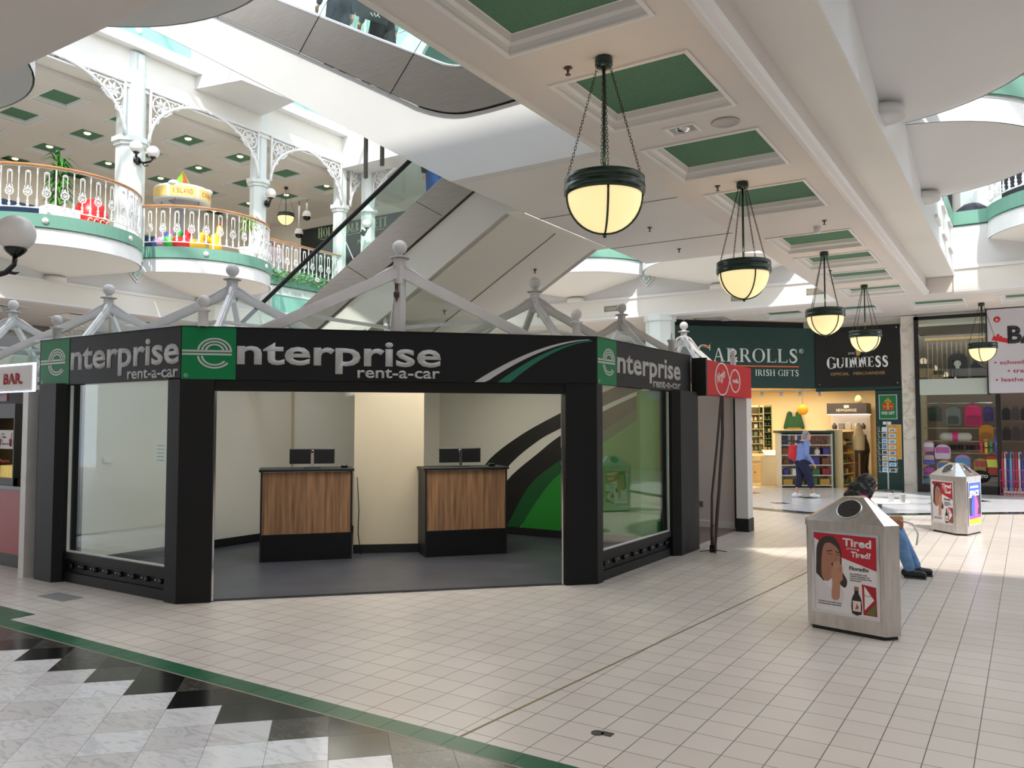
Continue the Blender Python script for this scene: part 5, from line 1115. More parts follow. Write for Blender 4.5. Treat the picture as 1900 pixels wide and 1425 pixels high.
t=shelf_unit('display_shelf','tall lit cabinet with souvenirs near the left shop wall',(LX,23.4,.8),.35,.45,1.4,.3,7,shw)
stack((LX,23.4,.8),.35,.4,(.1,.3,.52,.74,.95),3,[(230,220,180),(120,150,130),(200,190,150)],'ornaments in the lit cabinet','the lit cabinet',.13,.08)
t=shelf_unit('display_shelf','narrow green boxed shelf right of the lit cabinet',(OX,23.5,.8),.35,.36,1.4,.3,8,mat('olive_shelf',rgb(120,124,80),.5))
stack((OX,23.5,.8),.35,.3,(.1,.28,.45,.63,.8,.98),3,[(60,90,60),(190,170,120),(40,70,50)],'boxes on the narrow green shelf','the narrow green shelf',.12,.08,cat='box')
t=T('display_rack','wall rack of carded keyrings on the left of the gift shop','rack',(-7.66,22.0,.95),1.865); b=MB(); b.box(-.5,.5,0,.05,0,1.25); b.build('back_board',slat,t); b=MB(); b.box(-.5,.5,-.03,.0,1.12,1.25); b.build('header',M((226,160,60),.5),t)
for i in range(9):
    for j in range(7):
        cc=random.choice([(90,120,80),(120,140,90),(180,180,140),(70,100,70)]); b=MB(); b.bbox(-.035,.035,-.03,-.01,0,.11,.004); o=b.build('keyring_card',M(cc,.5)); u=-.44+i*.11; o.location=(-7.66+u*math.cos(1.865)+.01*math.sin(1.865),22.0+u*math.sin(1.865)-.01*math.cos(1.865),1.0+j*.145); o.rotation_euler=(0,0,1.865); tag(o,'%s keyring card, %s in the %s row of the wall rack'%(cname(cc),ORD[8-i] if 0 else ORD[i],ROW[j] if j<6 else 'top'),'keyring','carded keyrings on the left wall rack')
t=T('cabinet','low cream counter cabinet with drawers below the keyring rack','cabinet',(-6.75,22.2,0),.9)
b=MB(); b.bbox(-.75,.75,0,.5,0,.78,.01); b.build('body',shw,t)
for k in range(3): 
    b=MB(); b.box(-.7+k*.48,-.26+k*.48,-.015,0,.08,.5); d=b.build('door',mat('cabinet_cream',rgb(214,190,140),.5),t); b=MB(); b.box(-.5+k*.48,-.46+k*.48,-.03,-.015,.3,.33); b.build('handle',M((120,100,70),.4),d)
b=MB(); b.box(-.75,.75,-.02,0,.6,.61); b.build('drawer_line',M((150,124,84),.5),t)
t=T('book_stand','slanted cream display desk with an open white leaflet','display desk',(-5.75,21.9,0),.5); b=MB(); b.bbox(-.25,.25,0,.4,0,.8,.01); b.build('body',shw,t); b=MB(); b.add([(-.22,0,.82),(.22,0,.82),(.22,.36,.95),(-.22,.36,.95),(-.22,0,.81),(.22,0,.81),(.22,.36,.94),(-.22,.36,.94)],[(0,1,2,3),(7,6,5,4),(0,4,5,1),(1,5,6,2),(2,6,7,3),(3,7,4,0)]); b.build('leaflet',bright,t)
t=T('sign','round orange sign hanging in the gift shop','sign',(-5.36,23.6,2.06)); b=MB(); b.lathe([(0,.01),(.15,.01),(.15,0),(0,0)],(0,0,0),28,(0.3,-1,0)); b.build('disc',mat('orange_disc',rgb(236,160,30),.4),t); b=MB(); b.tube([(0,0,.15),(0,0,.69)],.004,4); b.build('cord',black,t)
text('lettering','FREE\nSHIPPING',(-.11,-.02,-.05),(.96,.28,0),(0,0,1),.23,.11,M((250,220,150),.5),t,.003)
t=T('shop_booth','grey canopy booth with white name lettering at the back of the gift shop','booth',(-4.5,25.3,0)); 
b=MB(); b.box(-.55,.55,0,.8,1.95,2.27); cn=b.build('canopy',mat('canopy_grey',rgb(62,54,58),.5),t); text('lettering','NEWGRANGE',(-.28,-.002,2.02),(1,0,0),(0,0,1),.56,.085,mat('booth_letters',rgb(220,214,200),.5),cn,.004); b=MB(); b.box(-.07,.07,-.01,0,2.13,2.21); b.build('emblem',MT['booth_letters'],cn)
b=MB(); b.box(-.55,.55,.6,.8,0,1.95); b.build('back_panel',mat('booth_panel',rgb(196,186,176),.4),t); b=MB(); b.box(-.55,.55,.05,.75,1.93,1.95); b.build('light_strip',mat('booth_glow',(1,.95,.85),.4,emit=1.5),t)
stack((-4.5,25.5,0),0,1.0,(1.15,1.5),5,[(60,56,60),(120,116,120),(180,170,160)],'dark boxes in the grey booth','the grey booth',.2,.15,cat='box')
t=shelf_unit('counter','shop counter in front of the grey booth',(-4.5,24.75,0),0,1.1,1.05,.4,3,M((70,60,54),.5),'counter')
# green sweater on the wall
o=blob('sweater',[((-6.25,26.3,1.55),(-6.25,26.3,1.9),.2,.2,(1,.45)),((-6.38,26.3,1.98),(-6.52,26.3,1.55),.08,.06),((-6.12,26.3,1.98),(-5.98,26.3,1.55),.08,.06)],M((30,80,50),.8),None,.02); tag(o,'dark green sweater hanging on the rear gift shop wall','sweater')
# mannequin torso and jumper
t=T('mannequin','headless mannequin torso in an oatmeal jumper on a wooden stand','mannequin',(-3.68,22.3,0)); 
blob('jumper',[((0,0,.98),(0,0,1.34),.17,.18,(.8,1)),((0,0,1.34),(0,0,1.56),.18,.10,(.8,1)),((0,0,1.56),(0,0,1.64),.06,.055)],mat('oatmeal_knit',rgb(206,178,128),.9,bump=.6,bscale=90),t,.018)
b=MB(); b.lathe([(0,.0),(.17,.0),(.17,.02),(.025,.04),(.02,.9)],n=14); b.build('stand',M((170,120,70),.5),t)
b=MB(); b.lathe([(.0,0),(.08,0),(.11,.1),(.07,.2),(.02,.24)],n=12); o=b.build('hat',M((214,190,150),.8)); o.location=(-4.2,25.5,2.27); tag(o,'cream knitted hat standing on the grey booth canopy','hat')
for k in range(9):
    c=random.choice([(40,60,44),(60,50,44),(100,90,70),(36,34,36)]); x=-2.95; o=blob('jacket',[((-2.85,22.9+k*.3,1.45),(-2.85,22.9+k*.3,.8),.13,.15,(1,.5))],M(c,.8),None,.03); tag(o,'%s jacket, %s on the gift shop clothes rail'%(cname(c),['nearest']*(k==0) and 'nearest' or ORD[k].replace('from left','from the front')),'jacket','dark jackets on the right side rail')
b=MB(); b.tube([(-2.85,22.7,0.01),(-2.85,22.7,1.58),(-2.85,25.6,1.58),(-2.85,25.6,0.01)],.015,6); tag(b.build('clothes_rail',chrome),'clothes rail along the right side of the gift shop','rail')
# postcard spinner
t=PS=T('postcard_stand','tall wire postcard stand outside the green pier','postcard stand',(-2.88,21.35,0))
b=MB(); b.tube([(0,0,.05),(0,0,1.7)],.018,8); b.build('pole',M((170,172,176),.4),t)
b=MB()
for a in range(4): b.tube([(0,0,.06),(.33*math.cos(a*PI/2+.4),.33*math.sin(a*PI/2+.4),.045)],.014,6); 
b.build('foot',M((60,60,64),.5),t)
for a in range(4): b=MB(); b.sph((.33*math.cos(a*PI/2+.4),.33*math.sin(a*PI/2+.4),.025),.025,8); b.build('castor',black,t)
b=MB(); b.box(-.09,.09,-.01,.01,1.64,1.71); b.build('header_card',bright,t)
k=0
for side in range(4):
    a=side*PI/2+.25; n=Vector((math.cos(a),math.sin(a),0)); u=Vector((-n.y,n.x,0))
    b=MB()
    for z in range(8): c=n*.17+Vector((0,0,.5+z*.138)); b.tube([c-u*.17,c+u*.17],.004,4); b.tube([c-u*.17+n*.03,c+u*.17+n*.03],.004,4)
    for s in (-.17,0,.17): b.tube([n*.17+u*s+Vector((0,0,.46)),n*.17+u*s+Vector((0,0,1.62))],.004,4)
    b.build('wire_rack',M((190,190,194),.3),t)
for side in range(4):
    a=side*PI/2+.25; n=Vector((math.cos(a),math.sin(a),0)); u=Vector((-n.y,n.x,0))
    if n.y>.5: continue
    for z in range(8):
        for s in (-1,1):
            b=MB(); o_=n*.185+u*(s*.085); hh=.112 if s<0 else .088; ww=.055 if s<0 else .07
            b.add([o_-u*ww,o_+u*ww,o_+u*ww+n*.02+Vector((0,0,hh)),o_-u*ww+n*.02+Vector((0,0,hh))],[(0,1,2,3)]); b.cur=1
            o2=o_+n*.003; b.add([o2-u*ww*.8+Vector((0,0,hh*.12)),o2+u*ww*.8+Vector((0,0,hh*.12)),o2+u*ww*.8+n*.018+Vector((0,0,hh*.88)),o2-u*ww*.8+n*.018+Vector((0,0,hh*.88))],[(0,1,2,3)])
            cc=random.choice([(70,110,160),(60,60,66),(120,130,120),(90,150,190),(150,140,120),(40,44,50),(190,200,210)]); o=b.build('postcard',[bright,M(cc,.4)]); o.location=(-2.88,21.35,.5+z*.138); tag(o,'%s %s postcard, %s row on the %s side of the wire stand'%(cname(cc),'tall' if s<0 else 'wide',ROW[z],['right','far','left','near'][side]),'postcard','postcards in the wire stand')
# posters on pier
t=T('poster','green FREE GIFT poster with a red and gold present on the green pier','poster',(-2.93,21.975,1.77))
b=MB(); b.box(-.21,.21,-.015,0,0,.62); b.build('frame',M((190,196,196),.4),t); b=MB(); b.box(-.19,.19,-.02,-.015,.02,.60); b.build('sheet',mat('poster_green',rgb(20,120,66),.4),t)
b=MB(); b.box(-.12,.12,-.024,-.02,.24,.36); b.box(-.135,.135,-.024,-.02,.36,.40); b.build('present_picture',M((206,60,40),.5),t)
b=MB(); b.box(-.015,.015,-.026,-.024,.24,.42); b.box(-.12,.12,-.026,-.024,.31,.325)
for s in (-1,0,1): b.lathe([(.018,.004),(.036,.004),(.036,0)],(s*.045,-.022,.45+(.045 if s==0 else 0)),14,(0,-1,0))
b.build('gold_ribbon',M((226,180,60),.4),t); text('lettering','FREE GIFT',(-.15,-.021,.12),(1,0,0),(0,0,1),.30,.075,bright,t,.003,.02); text('lettering','WITH EVERY PURCHASE',(-.13,-.021,.08),(1,0,0),(0,0,1),.26,.022,bright,t,.003) if False else None
t=T('poster','narrow orange poster half behind the postcard stand','poster',(-2.80,21.975,.78)); b=MB(); b.box(-.16,.16,-.015,0,0,.86); b.build('frame',M((200,200,190),.4),t); b=MB(); b.box(-.145,.145,-.02,-.015,.015,.845); b.build('sheet',mat('poster_orange',rgb(226,160,40),.4),t)
# ================= LUGGAGE SHOP =================
bf=mat('shop_black_frame',rgb(22,22,24),.35)
L=T('luggage_shop_front','black framed luggage shop front with white sign at the right edge','shop front',(-1.2,21.9,0),world=True)
b=MB(); b.box(-2.30,-2.20,21.86,21.96,0,4.28); b.box(-2.30,1.5,21.86,21.96,4.20,4.28); b.box(-.62,-.52,21.86,21.96,0,2.35); b.box(-.75,-.70,21.86,21.96,2.35,4.25); b.box(-2.20,-.60,21.86,21.96,0.0,.2); b.build('frame',bf,L)
b=MB(); b.box(-2.20,-.72,21.86,22.0,2.36,2.74); b.build('ledge_panel',mat('pale_ledge',rgb(196,206,198),.4),L)
b=MB(); b.box(-2.2,-.72,21.88,21.89,2.74,4.2); b.build('window_pane',gshop,L); b=MB(); b.box(-2.2,-.62,21.88,21.89,.2,2.36); b.build('window_pane',gshop,L)
b=MB(); b.box(-.74,1.6,21.70,21.86,2.37,4.32); sb2=b.build('sign_board',mat('luggage_sign',rgb(206,204,212),.45),L)
b=MB(); b.box(-.77,-.74,21.68,21.88,2.34,4.34); b.build('sign_edge',bf,sb2)
text('lettering','BAGS',(-.34,21.699,3.50),(1,0,0),(0,0,1),1.25,.42,mat('sign_black_letters',rgb(30,28,32),.4),sb2,.006,.04,curve=lambda u:-.12*u*u)
rdd=mat('sign_red',rgb(206,34,44),.4)
b=MB(); b.plate([(-.66,3.60),(-.34,3.52),(-.34,3.62),(-.45,3.66),(-.45,3.70),(-.5,3.68),(-.5,3.74),(-.56,3.73),(-.56,3.68),(-.62,3.70)],(0,21.7,0),(1,0,0),(0,0,1),.006); b.build('red_skyline',rdd,sb2)
for s,x,z,w in (('• school bags',-.62,3.00,.95),('• travel bags',-.36,2.80,.9),('• leather goods',-.60,2.60,1.1)): text('lettering',s,(x,21.699,z),(1,0,0),(0,0,1),w,.12,mat('sign_crimson',rgb(176,50,90),.5),sb2,.005,.01)
b=MB(); b.lathe([(0,.004),(.07,.004),(.07,0)],(-.54,21.70,4.08),20,(0,-1,0)); b.build('round_emblem',rdd,sb2); text('lettering','b',(-.56,21.694,4.05),(1,0,0),(0,0,1),.04,.06,bright,sb2,.003); text('lettering','bessel',(-.64,21.699,3.94),(1,0,0),(0,0,1),.2,.05,M((70,60,70),.5),sb2,.003) if False else None
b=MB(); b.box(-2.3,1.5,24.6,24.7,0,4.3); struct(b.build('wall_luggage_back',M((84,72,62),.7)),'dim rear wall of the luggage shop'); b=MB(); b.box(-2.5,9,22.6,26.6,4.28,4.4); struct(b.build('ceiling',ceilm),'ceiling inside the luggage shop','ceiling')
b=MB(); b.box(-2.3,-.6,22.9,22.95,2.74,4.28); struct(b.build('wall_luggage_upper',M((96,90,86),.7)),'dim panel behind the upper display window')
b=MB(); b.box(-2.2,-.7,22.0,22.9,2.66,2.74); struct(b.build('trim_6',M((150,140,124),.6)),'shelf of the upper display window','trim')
t=T('railing','wooden spindle railing inside the upper luggage window','railing',(-1.45,22.6,2.74)); b=MB(); b.box(-.68,.7,-.03,.03,1.0,1.06); b.build('top_rail',M((196,160,110),.5),t)
for k in range(13): b=MB(); b.tube([(-.62+k*.105,0,0),(-.62+k*.105,0,1.0)],.014,6); b.build('spindle',M((170,150,124),.5),t)
def backpack(loc,w,h,d,c,lab,c2=None,pocket=True,rz=0,grp=None,pat=None,strap=True):
    t=T('backpack',lab,'backpack',loc,rz,grp); m=M(c,.7)
    b=MB(); n=10; 
    pts=[(-w/2,0.03),(-w/2+.03,0),(w/2-.03,0),(w/2,.03)]+[(w/2*math.cos(PI*k/n),h-w*.38+w*.38*math.sin(PI*k/n)) for k in range(n+1)]
    # rounded body: three stacked outlines
    for sc,y0,y1 in ((.94,0,.03),(1,.03,d-.03),(.94,d-.03,d)): b.plate([(x*sc,h/2+(z-h/2)*sc) for x,z in pts],(0,-y0,0),(1,0,0),(0,0,1),(y1-y0))
    b.build('bag',m,t)
    if pocket:
        c3=c2 or tuple(max(0,int(v*.75)) for v in c); b=MB(); ww=w*.76; hh=h*.42; pp=[(-ww/2,.03),(ww/2,.03)]+[(ww/2*math.cos(PI*k/8),.03+hh-.04+.04*math.sin(PI*k/8)) for k in range(9)]; b.plate(pp,(0,-d,0),(1,0,0),(0,0,1),.035); b.build('front_pocket',M(c3,.7),t)
    b=MB(); b.tube([(-.04,-d/2,h-.01),(-.035,-d/2,h+.04),(.035,-d/2,h+.04),(.04,-d/2,h-.01)],.008,6); b.build('grab_handle',M(tuple(max(0,int(v*.5)) for v in c),.7),t)
    if pat:
        b=MB(); b.plate([(x*.62,z*.4) for x,z in ((-.5*w/.62*.9,.0+h*.9),(.5*w/.62*.9,h*.9),(.4*w/.62,h*1.9),(-.4*w/.62,h*1.9))],(0,-d-.002,0.02),(1,0,0),(0,0,1),.004); b.build('picture',M(pat,.6),t)
    return t
Yb=22.15
for (x,z,w,h,c,lab,kw) in (
 (-1.40,2.76,.42,.62,(40,44,54),'dark suitcase with a white skull badge in the upper luggage window',dict(pocket=False)),
 (-.95,2.76,.34,.42,(34,48,74),'navy backpack right of the skull suitcase in the upper window',{}),
 (-1.92,1.72,.30,.38,(46,60,52),'dark green backpack hanging top left in the luggage window',{}),
 (-1.52,1.62,.32,.46,(120,124,122),'black and white patterned flap backpack hanging beside the pink one',dict(c2=(70,72,72))),
 (-1.10,1.60,.36,.52,(222,40,110),'bright pink backpack hanging at the top of the luggage window',{}),
 (-.84,1.26,.30,.38,(206,130,40),'mustard backpack hanging below the purple one',{}),
 (-.78,1.72,.22,.34,(80,60,130),'purple backpack hanging at the top right of the luggage window',{}),
 (-2.06,.98,.24,.26,(226,150,200),'pink lunch bag topmost of the left column of small cases',dict(pocket=False,pat=(240,240,240))),
 (-2.06,.66,.26,.28,(90,90,190),'blue cartoon style case second in the left column',dict(pocket=False,pat=(230,170,160))),
 (-2.06,.36,.26,.27,(110,60,160),'purple case third in the left column',dict(pocket=False,pat=(210,60,150))),
 (-2.06,.21,.27,.13,(90,150,200),'light blue case at the bottom of the left column',dict(pocket=False)),
 (-1.76,.80,.34,.36,(226,200,226),'white and pink patterned school bag in the second column',dict(pocket=False,pat=(200,90,170))),
 (-1.72,.46,.34,.32,(236,170,90),'orange puppy coloured case below the white and pink one',dict(pocket=False,pat=(70,110,190))),
 (-1.34,.50,.32,.42,(190,130,200),'lilac school bag with a blue picture in the middle of the window',dict(pocket=False,pat=(80,150,210))),
 (-.96,.50,.30,.34,(190,150,70),'yellow and red character case right of the lilac bag',dict(pocket=False,pat=(180,50,50))),
 (-.74,.45,.26,.46,(190,36,40),'red hard case with a yellow note at the right of the window',dict(pocket=False,pat=(236,230,80)))):
    yy=22.2 if z<.9 else 22.35
    if z<2.5 and z>0.3 and z<1.2: yy=22.2
    backpack((x,yy,z),w,h,.13,c,lab,**kw)
# skull badge
b=MB(); b.sph((-1.40,22.21,3.12),.08,14,(1,.2,1)); b.box(-1.44,-1.36,22.2,22.22,3.0,3.07); b.sph((-1.43,22.193,3.12),.022,8); b.sph((-1.37,22.193,3.12),.022,8); tag(b.build('badge',M((226,226,226),.4)),'white skull badge on the dark suitcase','badge')
# stepped plinths that carry the window stock
t=T('display_plinth','stepped plinth carrying the school bags in the luggage window','plinth',(-1.4,22.3,0)); 
b=MB(); b.box(-.8,.78,-.28,.3,0,.2); b.box(-.8,-.52,-.15,.1,.2,.35); b.box(-.5,-.15,-.14,.08,.2,.455); b.box(-.14,.78,-.13,.08,.2,.45); b.box(-.8,-.52,-.13,.0,.35,.40); b.build('steps',M((96,84,80),.6),t)
b=MB(); 
for z in (.95,1.24,1.56): b.box(-.78,.75,.12,.42,z-.02,z)
b.build('shelf',M((190,160,120),.5),t)
for k in range(16):
    x=-2.0+k*.085; c=random.choice([(40,38,42),(60,46,40),(30,34,48),(110,50,50),(70,70,76),(24,24,26)])
    o=blob('handbag',[((x,22.62,1.02+.0),(x,22.62,1.14),.06,.05,(1,1.3))],M(c,.6),None,.02); tag(o,'%s handbag, %s on the middle shelf of the luggage window'%(cname(c),ORD[k]),'handbag','dark handbags on the middle shelves')
o=blob('sports_bag',[((-1.75,22.45,1.34),(-1.25,22.45,1.34),.11,.11)],M((206,196,190),.6),None,.02); tag(o,'pink and white roll shaped sports bag below the hanging backpacks','sports bag'); b=MB(); b.lathe([(.115,0),(.118,.02),(.118,.1),(.115,.12)],(-1.56,22.45,1.34),20,(1,0,0)); o2=b.build('pink_band',M((226,50,130),.5)); o2.parent=o
t=T('display_stand','red wire stand with bright accessories in the luggage window','stand',(-.80,22.25,.9)); b=MB(); 
for x in (-.14,.14): b.box(x-.012,x+.012,0,.02,0,.5)
for z in (0.02,.17,.32,.48): b.box(-.14,.14,0,.02,z,z+.015)
b.build('frame',rdd,t)
for k in range(12):
    c=[(230,60,50),(240,200,50),(60,150,90),(60,90,190)][k%4]; b=MB(); x=-.98+(k%4)*.1; z=.95+(k//4)*.155; b.bbox(x,x+.06,22.2,22.24,z,z+.12,.006); tag(b.build('wallet',M(c,.5)),'%s wallet in the %s row of the red wire stand in the luggage window'%(cname(c),ROW[k//4]),'wallet','bright wallets on the red stand')
t=T('sticker','black oval shop window sticker with white writing','sticker',(-.98,21.872,.42)); b=MB(); b.lathe([(0,.003),(1,.003),(1,0)],(0,0,0),24,(0,-1,0)); 
o=b.build('oval',M((22,20,22),.4),t); o.scale=(.22,1,.15); text('lettering','TOTTO',(-.16,-.005,-.03),(1,0,0),(0,0,1),.32,.075,bright,t,.002,.02)
b=MB(); b.tube([(-2.15,22.3,2.16),(-.7,22.3,2.16)],.012,6)
for x in (-1.92,-1.52,-1.10,-.78): b.tube([(x,22.3,2.16),(x,22.29,2.10)],.006,4)
tag(b.build('hanging_rail',chrome),'chrome rail from which the top backpacks hang in the luggage window','rail')
# doorway stock at right edge
for k in range(10):
    c=random.choice([(30,30,34),(46,40,38),(60,56,60)]); x=-.45+(k%5)*.2; z=1.75 if k<5 else 1.25
    backpack((x,23.6,z),.18,.3,.12,c,'%s rucksack, %s on the %s shelf inside the luggage shop door'%(cname(c),ORD[k%5],'upper' if k<5 else 'lower'),grp='dark rucksacks inside the door',pocket=False)
b=MB(); 
for z in (1.23,1.73,.8): b.box(-.55,.7,23.55,23.9,z-.03,z)
tag(b.build('wall_shelf',M((120,104,90),.5)),'shelves just inside the luggage shop door','shelf')
for k in range(8):
    c=[(200,40,60),(220,220,226),(40,60,150),(90,190,220),(170,60,130)][k%5]; b=MB(); x=-.52+k*.055; b.tube([(x,21.75,.12),(x,21.75,.85)],.022,6); b.tube([(x,21.75,.85),(x,21.75,1.0),(x+.03,21.75,1.02),(x+.04,21.75,.97)],.008,5); tag(b.build('umbrella',M(c,.5)),'%s folded umbrella, %s in the rack at the luggage shop door'%(cname(c),ORD[k]),'umbrella','folded umbrellas in the door rack')
t=T('umbrella_rack','pink wire rack of umbrellas at the luggage shop door','rack',(-.32,21.75,0)); b=MB(); 
for z in (.05,.35,.6): b.tube([(-.25,-.1,z),(.25,-.1,z),(.25,.1,z),(-.25,.1,z)],.008,5,True)
for k in range(9): b.tube([(-.25+k*.0625,-.1,0),(-.25+k*.0625,-.1,.6)],.005,4)
b.build('wire_frame',M((190,70,130),.5),t)
o=blob('paper_bag',[((.02,22.3,.5),(.02,22.3,1.0),.12,.11,(1,.6))],M((150,110,84),.7),None,.02); tag(o,'brown leather bag on display inside the luggage shop door','bag')
# ================= PEOPLE =================
def hand(parts,w,d,s=1,curl=.5,side=1,up=Vector((0,0,1))):
    w=Vector(w); d=Vector(d).normalized(); sd=d.cross(up)
    if sd.length<.1: sd=Vector((0,1,0))
    sd.normalize(); pn=sd.cross(d)*side
    parts.append((w,w+d*.07*s,.021*s,.026*s)); 
    for k,(o,l) in enumerate(((-.027,.062),(-.009,.072),(.009,.068),(.026,.052))):
        a=w+d*.075*s+sd*o*s; m=a+d*l*.5*s-pn*.004; e=m+(d*(1-curl)-pn*curl).normalized()*l*.5*s
        parts.append((a,m,.0095*s,.009*s)); parts.append((m,e,.009*s,.008*s))
    a=w+d*.02*s-sd*.024*s; parts.append((a,a+(d*.6-sd*.6-pn*.3).normalized()*.055*s,.012*s,.009*s))
def head(parts,c,f,s=1):
    c=Vector(c); f=Vector(f).normalized(); u=Vector((0,0,1)); r=f.cross(u).normalized()
    parts.append((c+u*.02*s,(.082*s,.078*s,.098*s))); parts.append((c+f*.03*s-u*.05*s,(.056*s,.052*s,.062*s)))
    parts.append((c+f*.085*s+u*.012*s,c+f*.108*s-u*.022*s,.009*s,.014*s)); parts.append((c+f*.078*s-u*.052*s,(.018*s,.022*s,.009*s))); parts.append((c+f*.07*s-u*.095*s,(.022*s,.026*s,.02*s)))
    for q in (-1,1): parts.append((c+r*q*.08*s+u*.0*s,(.014*s,.012*s,.026*s)))
def person(name_lab,loc,rz,J,col,s=1.0,vox=.014,extras=None,skinm=None,girth=1.0,f=(1,0,0),bare_calf=False,sleeve=True,hairshape='short'):
    t=T('person',name_lab,'person',loc,rz); V=lambda k:Vector(J[k])
    P=[]; sk=skinm or skin
    head(P,V('head'),f,s); P.append((V('neck'),V('head')-Vector((0,0,.05*s)),.05*s,.05*s))
    P.append((V('neck'),V('chest'),.07*s,.13*s*girth)); P.append((V('chest'),V('pelvis'),.13*s*girth,.13*s*girth))
    for q in 'lr':
        P.append((V(q+'sh'),V(q+'el'),.046*s,.038*s)); P.append((V(q+'el'),V(q+'wr'),.038*s,.026*s)); P.append((V('neck')-Vector((0,0,.03)),V(q+'sh'),.055*s,.05*s))
        hand(P,V(q+'wr'),V(q+'wr')-V(q+'el'),s,.4)
        P.append((V(q+'hip'),V(q+'kn'),.082*s*girth,.055*s)); P.append((V(q+'kn'),V(q+'an'),.055*s,.036*s))
    blob('body',P,sk,t,vox)
    Q=[(V('neck')-Vector((0,0,.04)),V('chest'),.09*s,.155*s*girth),(V('chest'),V('pelvis')+Vector((0,0,.02)),.155*s*girth,.16*s*girth)]
    for q in 'lr':
        Q.append((V('neck')-Vector((0,0,.05)),V(q+'sh'),.075*s,.065*s)); Q.append((V(q+'sh'),V(q+'el'),.066*s,.055*s))
        if sleeve: Q.append((V(q+'el'),V(q+'el').lerp(V(q+'wr'),.88),.055*s,.042*s))
    blob('top',Q,col['top'],t,vox)
    Q=[(V('pelvis'),V('pelvis')+Vector((0,0,.06)),.155*s*girth,.15*s*girth)]
    for q in 'lr':
        Q.append((V(q+'hip'),V(q+'kn'),.102*s*girth,.082*s*girth)); e=V(q+'kn').lerp(V(q+'an'),.45 if bare_calf else .93); Q.append((V(q+'kn'),e,.080*s*girth,(.085 if bare_calf else .062)*s))
    blob('trousers',Q,col['leg'],t,vox)
    for q in 'lr':
        d=(V(q+'toe')-V(q+'an')); d.z=0; d=d.normalized() if d.length>.01 else Vector((1,0,0)); a=V(q+'an')-Vector((0,0,.045*s)); 
        blob('shoe',[(a-d*.05*s+Vector((0,0,.008)),a+d*.13*s+Vector((0,0,.0)),.047*s,.04*s),(a,a+Vector((0,0,.045)),.05*s,.047*s)],col['shoe'],t,vox*.8)
        if 'sole' in col:
            c=a+d*.04*s; an=math.atan2(d.y,d.x); b=MB(); b.m=Matrix.Translation(c)@Matrix.Rotation(an,4,'Z'); b.box(-.1*s,.125*s,-.035*s,.035*s,-.045*s,-.028*s); b.build('sole',col['sole'],t)
    c=V('head'); fv=Vector(f).normalized(); u=Vector((0,0,1))
    H=[(c-fv*.018*s+u*.045*s,(.092*s,.088*s,.088*s)),(c-fv*.05*s-u*.01*s,(.062*s,.082*s,.085*s))]
    
    blob('hair',H,col['hair'],t,vox)
    return t
def stand(h,stride=.0,lean=0,arm=.05):
    k=h/1.7; J=dict(pelvis=(0,0,.95*k),chest=(lean*.6,0,1.25*k),neck=(lean*.9,0,1.43*k),head=(lean+.03,0,1.585*k))
    for q,y,sg in (('l',.0,1),('r',.0,-1)):
        yy=.18*k*sg; J[q+'sh']=(lean*.8,yy,1.39*k); J[q+'el']=(lean*.5+arm*sg,yy*1.2,1.12*k); J[q+'wr']=(lean*.5+arm*sg*2+.06,yy*1.2,.88*k)
        st=stride*sg; J[q+'hip']=(0,.085*k*sg,.9*k); J[q+'kn']=(st*.45+.03,.085*k*sg,.5*k); J[q+'an']=(st,.085*k*sg,.085*k); J[q+'toe']=(st+.12,.085*k*sg,.04*k)
    return J
nv=M((28,34,66),.8); 
J=stand(1.52,.17,.06,.05); J['head']=(.10,0,1.385); J['neck']=(.03,0,1.235); J['chest']=(-.01,0,1.06); J['pelvis']=(-.04,0,.84)
J['rel']=(.02,-.2,.98); J['rwr']=(.16,-.2,.77); J['lel']=(-.02,.2,.98); J['lwr']=(.08,.2,.78)
for q in 'lr': J[q+'hip']=(-.03,.08*(1 if q=='l' else -1),.80)
J['rkn']=(.12,-.08,.45); J['lkn']=(-.03,.08,.45); J['ran']=(.20,-.08,.085); J['rtoe']=(.32,-.08,.045); J['lan']=(-.14,.08,.085); J['ltoe']=(-.02,.08,.045)
top_=mat('blue_marl_top',rgb(124,144,200),.85,var=.2,vscale=40)
w=person('person walking past the gift shop in a blue top, navy cropped trousers and white shoes',(-4.28,18.75,0.004),math.radians(32.7),J,dict(top=top_,leg=nv,shoe=M((236,236,238),.6),hair=mat('grey_hair',rgb(150,148,148),.8,var=.2,vscale=60)),.93,.011,girth=1.12,bare_calf=True)
t=T('backpack','red and black backpack on the back of the walking person','backpack',(-4.28,18.75,0.004),math.radians(32.7))
blob('bag',[((-.22,0,.98),(-.19,0,1.18),.10,.085,(1.1,.9)),((-.24,0,.86),(-.22,0,1.0),.10,.10)],mat('red_backpack',rgb(206,40,44),.6),t,.014); blob('black_panel',[((-.26,0,.84),(-.25,0,.98),.095,.06)],M((40,40,46),.6),t,.014)
b=MB(); 
for s in (-1,1): b.tube([(-.12,.11*s,1.24),(0,.12*s,1.25),(.12,.12*s,1.14),(.08,.14*s,1.0),(-.14,.12*s,.88)],.014,6,flat=(1.6,.5))
b.build('strap',M((40,40,46),.6),t)
b=MB(); c=(.12,0,1.49)
for s in (-1,1): b.sph((c[0]+.03,s*.035,c[1]*0+1.485),.026,10,(.5,1,.8)); b.tube([(c[0]+.03,s*.06,1.485),(c[0]-.03,s*.085,1.45),(c[0]-.08,s*.08,1.40)],.004,4)
o=b.build('sunglasses',blackg); o.location=(-4.28,18.75,0); o.rotation_euler=(0,0,math.radians(32.7)); tag(o,'dark sunglasses pushed up on the grey hair of the walking person','sunglasses')
